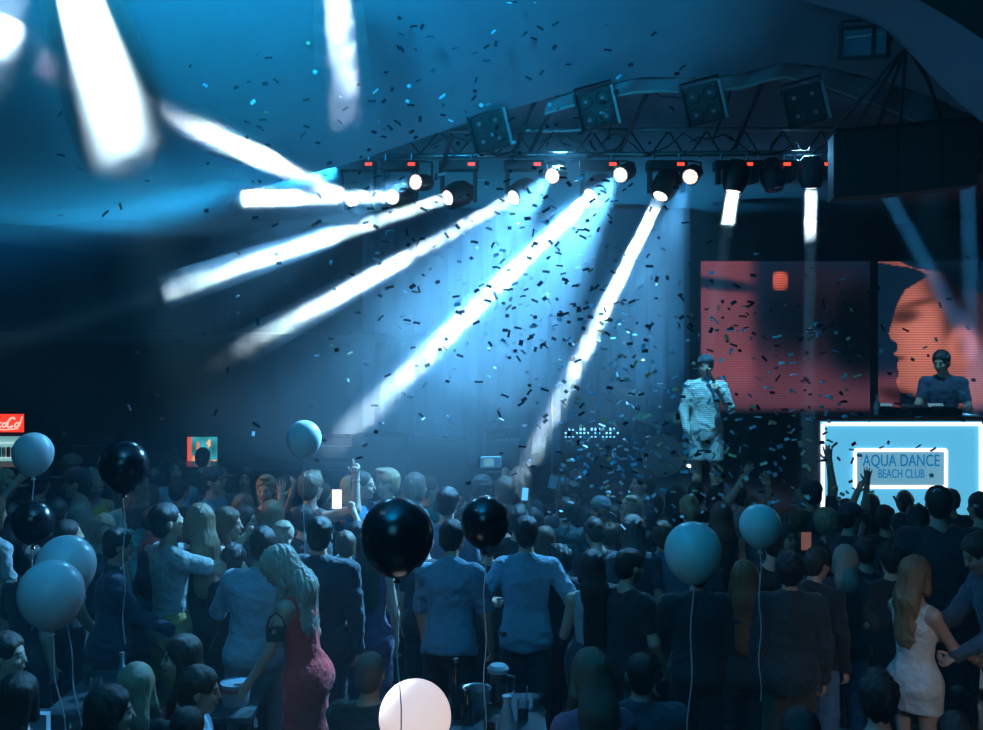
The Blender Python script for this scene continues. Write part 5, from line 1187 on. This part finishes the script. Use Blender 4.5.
balloon(760, 525, 6.4, 20.5, PALE2, 'smaller pale teal balloon before the woman with a bare back', .9)
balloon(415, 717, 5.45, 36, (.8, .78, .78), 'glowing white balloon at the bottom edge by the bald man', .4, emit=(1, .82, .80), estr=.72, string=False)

# ---------------------------------------------------------------- tables with glasses
WOOD = mat('table_top_dark', (.05, .07, .08), .3, spec=.6)
def table(x0, x1, Y, label, z=.76, dep=.8):
    a, b = P(x0, 0, Y).x, P(x1, 0, Y).x; w_ = b - a; o = empty('table', ((a + b) / 2, Y, 0), label, 'table')
    MB().box((0, 0, z - .02), (w_, dep, .04), bev=.01).build('tabletop', WOOD, o)
    for sx in (-1, 1):
        for sy in (-1, 1): MB().tube([(sx * (w_ / 2 - .06), sy * (dep / 2 - .06), z - .04), (sx * (w_ / 2 - .06), sy * (dep / 2 - .06), 0)], .022, 8).build('leg', BLK2, o)
    return z
GL = mat('drink_glass', (.85, .95, 1), .04, trans=.92, spec=.9); DRK = mat('dark_drink', (.02, .01, .01), .1); GB = mat('bottle_dark', (.01, .03, .03), .08, spec=1)
def glass(px, Y, z, label, h_=.13, r=.034, drink=True, group=None):
    o = empty('drinking_glass', (P(px, 0, Y).x, Y, z), label, 'glass', group)
    MB().lathe([(.001, 0), (r * .85, 0), (r, .01), (r * 1.06, h_), (r * .98, h_), (r * .92, .014), (.001, .014)], n=20).build('glass_body', GL, o, smooth=True)
    if drink: MB().lathe([(.001, .016), (r * .88, .016), (r * .92, h_ * .55), (.001, h_ * .55)], n=20).build('drink', DRK, o, smooth=True)
def bottle(px, Y, z, h_, r, label, m=GB, neck=True):
    o = empty('bottle', (P(px, 0, Y).x, Y, z), label, 'bottle')
    MB().lathe(bottle_prof(h_, r), n=22).build('bottle_body', m, o, smooth=True); MB().lathe([(r * .45, h_ * .96), (r * .45, h_ + .01), (.001, h_ + .01)], n=14).build('cap', ALU, o)
    return o
z = table(452, 545, 6.55, 'dark table crowded with bottles and glasses in the middle foreground')
bottle(444 + 12, 6.5, z, .36, .035, 'tall dark bottle with a foil neck, left on the middle table'); bottle(468, 6.35, z, .24, .032, 'short dark bottle on the middle table beside the tall one')
j = empty('pitcher', (P(498, 0, 6.75).x, 6.75, z), 'glass jug with a pale lid on the middle table', 'jug')
MB().lathe([(.001, 0), (.06, 0), (.066, .02), (.062, .19), (.068, .21), (.06, .21), (.056, .02), (.001, .02)], n=26).build('jug_body', GL, j, smooth=True); MB().lathe([(.001, .205), (.068, .205), (.07, .23), (.05, .25), (.001, .25)], n=26).build('lid', mat('pale_lid', (.35, .5, .55), .3), j, smooth=True)
MB().tube([(.06, 0, .18), (.105, 0, .17), (.105, 0, .07), (.062, 0, .05)], .009, 8).build('handle', GL, j, smooth=True)
MB().lathe([(.001, .03), (.054, .03), (.055, .12), (.001, .12)], n=20).build('drink', DRK, j)
bk = empty('ice_bucket', (P(477, 0, 6.6).x, 6.6, z), 'grey metal ice bucket between the bottle and the jug', 'bucket')
MB().lathe([(.001, 0), (.065, 0), (.085, .15), (.092, .155), (.08, .15), (.06, .01), (.001, .01)], n=28).build('bucket_body', mat('bucket_grey', (.25, .32, .36), .35, .6), bk, smooth=True)
c_ = empty('carafe', (P(507, 0, 6.3).x, 6.3, z), 'pale cone-shaped carafe standing in front of the jug', 'carafe'); MB().lathe([(.001, 0), (.055, 0), (.057, .01), (.022, .17), (.030, .21), (.026, .21), (.001, .2)], n=24).build('carafe_body', mat('frosted', (.4, .55, .6), .35, spec=.7), c_, smooth=True)
glass(523, 6.45, z, 'tall glass with a blue straw at the right end of the middle table'); st = MB().tube([(P(525, 0, 6.45).x, 6.45, z + .02), (P(527, 0, 6.45).x + .0, 6.43, z + .22)], .004, 6).build('straw', mat('straw_blue', (.1, .3, .8), .4), label='bright blue straw sticking out of the tall glass', cat='straw')
glass(490, 6.28, z, 'short glass with dark drink in front of the ice bucket', .09, .036); glass(463, 6.7, z, 'slim glass behind the short dark bottle', .12, .03); glass(538, 6.7, z, 'small tumbler at the far right corner of the middle table', .08)
o = empty('plate', (P(482, 0, 6.22).x - .12, 6.22, z), 'dark plate near the front edge of the middle table', 'plate'); MB().lathe([(.001, 0), (.07, 0), (.11, .015), (.108, .02), (.06, .006), (.001, .006)], n=28).build('plate_body', mat('plate_dark', (.08, .12, .14), .2), o, smooth=True)
z = table(70, 128, 7.0, 'table behind the straight blonde hair at left, with a water bottle')
bottle(122, 6.75, z, .32, .034, 'slim clear bottle at the right end of the left rear table', mat('bottle_clear', (.1, .3, .35), .06, spec=1)); glass(96, 6.9, z, 'tumbler with a white rim on the left rear table', .11, .038); glass(104, 6.8, z, 'small glass beside the white-rimmed tumbler on the left rear table', .07, .03); glass(90, 7.1, z, 'glass furthest left on the left rear table', .15, .03)
z = table(15, 95, 6.15, 'low left table near the bottom edge with glasses and white plates')
glass(76, 6.1, z, 'stemless glass on the lower left table by the crossing strings', .12, .034, False); glass(84, 5.95, z, 'ashtray-like low glass in front on the lower left table', .05, .045)
bx = empty('menu_box', (P(40, 0, 6.1).x, 6.1, z), 'white cardboard menu holder on the lower left table', 'menu holder'); MB().box((0, 0, .09), (.10, .06, .18), bev=.004).build('holder', mat('white_card', (.5, .6, .65), .6), bx)
z = table(222, 264, 6.9, 'small table with a pale container between the man in light blue and the red dress')
o = empty('container', (P(236, 0, 6.75).x, 6.75, z), 'pale round container with a red band on the small table', 'container'); MB().lathe([(.001, 0), (.08, 0), (.095, .13), (.1, .14), (.001, .14)], n=28).build('tub', mat('tub_pale', (.25, .4, .48), .4), o, smooth=True); MB().lathe([(.094, .09), (.097, .115)], n=28, cap=False).build('band', mat('band_red', (.5, .08, .1), .4), o)
# rattan-dark chairs and a sofa
def chair(px, Y, label, w_=.56, rz=0, zt=.86):
    o = empty('armchair', (P(px, 0, Y).x, Y, 0), label, 'armchair', rz=rz)
    MB().box((0, .1, .34), (w_, .5, .16), bev=.05).build('seat', BLK2, o, smooth=True); MB().box((0, -.16, zt - .25), (w_, .09, .5), rot=Matrix.Rotation(.12, 3, 'X'), bev=.04).build('backrest', mat('chair_dark', (.03, .045, .055), .45), o, smooth=True)
    for s_ in (-1, 1):
        MB().box((s_ * w_ / 2, .08, .5), (.06, .5, .06), bev=.02).build('armrest', BLK2, o)
        for y_ in (-.13, .33): MB().tube([(s_ * w_ / 2, y_, .5), (s_ * w_ / 2, y_, 0)], .02, 8).build('leg', BLK2, o)
chair(92, 6.55, 'dark armchair with a broad rounded back below the left rear table', 1.0)
chair(300, 5.9, 'dark armchair seen from behind below the woman in red', .9, -.25, .82); chair(352, 5.35, 'dark armchair below the bald man, nearest the glowing white balloon', .6, 0, .75)

# ---------------------------------------------------------------- things held in hands
SCR = mat('phone_screen', (.02, .02, .02), .3, emit=(.75, .8, .9), estr=1.6); SCRD = mat('phone_screen_dim', (.02, .02, .02), .3, emit=(.3, .14, .12), estr=.5)
def phone(px, py, Y, w_, h_, label, scr, rot=(0, 0, 0), back=False):
    o = empty('phone', P(px, py, Y), label, 'phone'); o.rotation_euler = rot
    MB().box((0, 0, 0), (w_, .009, h_), bev=.006).build('body', BLK2, o); MB().box((0, -.0052, 0), (w_ * .9, .001, h_ * .92)).build('screen', scr, o)
phone(337, 499, 8.30, .085, .165, 'glowing smartphone held up by two bare arms', SCR); phone(806, 541, 8.1, .085, .15, 'dark smartphone held up before the halo of curly hair', SCRD)
phone(553, 482, 9.0, .08, .12, 'pale smartphone held at the end of the warm-lit forearm', mat('phone_pale', (.4, .5, .55), .3), (0, .2, 0)); phone(525, 494, 9.2, .06, .12, 'small bright blue phone screen left of the warm-lit forearm', mat('screen_blue', (.1, .3, .5), .3, emit=(.1, .45, .9), estr=1.3), (0, .1, 0)); phone(443, 511, 9.3, .06, .12, 'dim green phone in front of the person in green', mat('screen_green', (.02, .2, .15), .3, emit=(.01, .12, .1), estr=.6), (0, .3, 0))
o = empty('camera', P(491, 462, 9.6), 'small silvery camera held high by two hands near the thin beam', 'camera'); MB().box((0, 0, 0), (.19, .05, .10), bev=.012).build('body', mat('camera_silver', (.35, .5, .55), .35, .4), o); MB().box((-.02, -.027, 0), (.09, .006, .07)).build('screen', mat('cam_screen', (.05, .1, .12), .2, emit=(.1, .3, .36), estr=.8), o); MB().lathe([(.035, 0), (.035, .05), (.001, .05)], (.02, .02, 0), 18, rot=Matrix.Rotation(-PI / 2, 3, 'X')).build('lens', BLK2, o)
S_ = CR['singer']; hp = wpos(S_, 'wrl'); hd = wpos(S_, 'hd')
mouth = hd + Vector((0, -.1, -.06)); mi = empty('microphone', mouth + Vector((-.0, -.03, 0)), 'black handheld microphone at the singer\'s mouth', 'microphone')
dirm = (hp - mouth).normalized(); MB().tube([(0, 0, 0), dirm * .04, dirm * .17], [.021, .018, .013], 12).build('handle', BLK, mi, smooth=True); MB().lathe([(.001, -.026), (.02, -.018), (.027, 0), (.02, .018), (.001, .026)], n=16).build('head', mat('mic_mesh', (.1, .1, .12), .4, .8), mi, smooth=True)
b_ = CR and None
hb = empty('handbag', P(276, 634, 6.5), 'small black handbag with a round clasp hanging before the woman in red', 'handbag'); MB().box((0, 0, 0), (.12, .07, .09), bev=.025).build('bag_body', mat('bag_black', (.01, .012, .015), .3), hb, smooth=True)
MB().lathe([(.014, 0), (.014, .012), (.008, .012), (.008, 0)], (0, -.05, .03), 18, rot=Matrix.Rotation(PI / 2, 3, 'X')).build('clasp', mat('clasp', (.8, .75, .6), .25, .8), hb); MB().tube([(-.06, 0, .03), (-.04, 0, .10), (.0, .0, .13), (.04, 0, .10), (.06, 0, .03)], .006, 8).build('strap', BLK2, hb, smooth=True)

# ---------------------------------------------------------------- confetti
rc_ = random.Random(77); CM = [mat('foil_shade', (.004, .010, .018), .5, .2), mat('foil_glint_blue', (.35, .72, .9), .4, .25), mat('foil_gold', (.95, .62, .30), .4, .2), mat('paper_white', (.8, .85, .9), .5)]  # dark pieces hold backlit shade in their colour, blue ones a lit glint
shapes = []
for (w_, h_) in ((.050, .019), (.042, .026), (.030, .027), (.056, .017)):
    for cv in (.0, .006):
        vs = []
        for j in range(2):
            for i in range(5):
                u = i / 4 - .5; vs.append((u * w_, (j - .5) * h_, cv * (1 - 4 * u * u)))
        fs = [(i, i + 1, i + 6, i + 5) for i in range(4)]; vs2 = vs + [(a, b, c - .0006) for a, b, c in vs]; fs2 = fs + [tuple(x + 10 for x in reversed(f)) for f in fs]
        shapes.append((vs2, fs2))
KN = ['dark', 'blue', 'gold', 'white']; cmesh = {}
for si, (vs, fs) in enumerate(shapes):
    for mi_ in range(4):
        me = bpy.data.meshes.new('confetti_' + KN[mi_]); me.from_pydata(vs, [], fs); me.materials.append(CM[mi_]); cmesh[si, mi_] = me
def cpos():
    k = rc_.random()
    if k < .34: x, y = rc_.gauss(545, 85), rc_.gauss(300, 85)
    elif k < .62: x, y = rc_.uniform(560, 860), rc_.uniform(300, 510)
    elif k < .71: x, y = rc_.gauss(445, 75), rc_.gauss(165, 75)
    elif k < .80: x, y = rc_.uniform(60, 700), rc_.uniform(0, 240)
    elif k < .90: x, y = rc_.uniform(560, 740), rc_.uniform(440, 530)
    elif k < .96: x, y = rc_.uniform(800, 980), rc_.uniform(250, 510)
    else: x, y = rc_.uniform(60, 400), rc_.uniform(250, 460)
    return x, y
LAB = {0: ('shade-coloured confetti rectangle drifting through the air', 'shade-coloured confetti in the air'), 1: ('glint-coloured blue confetti piece drifting through the air', 'glint-coloured blue confetti in the air'), 2: ('gold confetti piece drifting through the air', 'gold confetti in the air'), 3: ('white confetti piece drifting through the air', 'white confetti in the air')}
rest = {0: MB(), 1: MB(), 2: MB(), 3: MB()}; cnt = 0; NEAR, TOTAL = 300, 1400; cand = []
while len(cand) < TOTAL:
    x, y = cpos()
    if not (0 < x < 983 and 0 < y < 560): continue
    Yc = rc_.uniform(6.6, 10.9) if y < 480 else rc_.uniform(7.0, 10.9)
    if y < 150: Yc = rc_.uniform(7.3, 8.4)
    hot = x > 560 and y > 330  # bright pieces put where light falls, dark ones where backlit
    r = rc_.random(); mi_ = (0 if r < .36 else 1 if r < .64 else 3 if r < .84 else 2) if hot else (0 if r < .87 else 1 if r < .93 else 2 if r < .96 else 3)
    cand.append((Yc, x, y, mi_))
cand.sort()
for i, (Yc, x, y, mi_) in enumerate(cand):
    c = P(x, y, Yc); si = rc_.randrange(8)
    e = Matrix.Rotation(rc_.uniform(0, 6.28), 3, 'Z') @ Matrix.Rotation(rc_.gauss(.95, .5), 3, 'X') @ Matrix.Rotation(rc_.gauss(0, .45), 3, 'Y')
    e = Matrix.Rotation(rc_.gauss(0, .5), 3, 'Y') @ Matrix.Rotation(rc_.choice((1.1, .5, 1.5, .9)) + rc_.gauss(0, .25), 3, 'X') @ Matrix.Rotation(rc_.gauss(0, .5), 3, 'Z')
    if i < NEAR:
        o = bpy.data.objects.new('confetti_piece', cmesh[si, mi_]); COL.objects.link(o); o.location = c; o.rotation_euler = e.to_euler(); tag(o, LAB[mi_][0], 'confetti', LAB[mi_][1])
    else:
        vs, fs = shapes[si]; rest[mi_].add([e @ Vector(v) + c for v in vs], fs)
for mi_, m in rest.items():
    m.build('confetti', CM[mi_], label='the many further ' + LAB[mi_][0].replace(' rectangle', '').replace(' piece', '').replace('drifting through the air', 'flakes over the crowd and stage'), cat='confetti', kind='stuff')
# ---------------------------------------------------------------- remaining stage light and added fill
def area(pos, aim, size, pw, col, sy=None, name='front_fill', spread=180):
    l = bpy.data.lights.new(name, 'AREA'); l.energy = pw; l.color = col; l.size = size; l.spread = math.radians(spread)
    if sy: l.shape = 'RECTANGLE'; l.size_y = sy
    o = bpy.data.objects.new(name, l); COL.objects.link(o); o.location = pos; o.rotation_euler = (Vector(aim) - Vector(pos)).to_track_quat('-Z', 'Y').to_euler(); return o
area((-1.5, -1.2, 5.2), (0, 7, .6), 2.4, 74, (.07, .46, .74))              # added soft fill from behind the viewer, no lamp known
spot((3.6, -1.5, 4.2), Vector((2.55, 6.6, 1.1)) - Vector((3.6, -1.5, 4.2)), 12, 480, (.95, .88, .86), .3, 1.0, 'crowd_fill_spot')  # added spot to brighten the woman in white, no such lamp seen
spot((-6.2, 8.8, 4.0), Vector((-1.6, 9.6, 1.5)) - Vector((-6.2, 8.8, 4.0)), 26, 330, (1.0, .80, .68), .3, 1.0, 'crowd_fill_spot')  # unseen warm side spot on the faces at left
spot(P(700, 150, 10.9), P(705, 420, 12.2) - P(700, 150, 10.9), 30, 1200, (.12, .60, .95), .08, .8, 'singer_light')
spot(P(930, 140, 10.9), P(930, 370, 12.2) - P(930, 140, 10.9), 30, 400, (.16, .62, 1.0), .08, .8, 'singer_light')
for x in (300, 560, 800): spot(P(x, 150, 10.7), Vector((0, -.85, -.75)), 75, 380, (.12, .5, .95), .12, 1.0, 'crowd_backlight')  # added rim spots without fixtures, standing in for the haze's glow
sc.cycles.volume_max_steps = 200
sc.cycles.max_bounces = 4; sc.cycles.diffuse_bounces = 2; sc.cycles.glossy_bounces = 2; sc.cycles.transmission_bounces = 4; sc.cycles.volume_bounces = 0
sc.cycles.sample_clamp_indirect = 3.0; sc.cycles.caustics_reflective = False; sc.cycles.caustics_refractive = False
sc.cycles.use_denoising = True
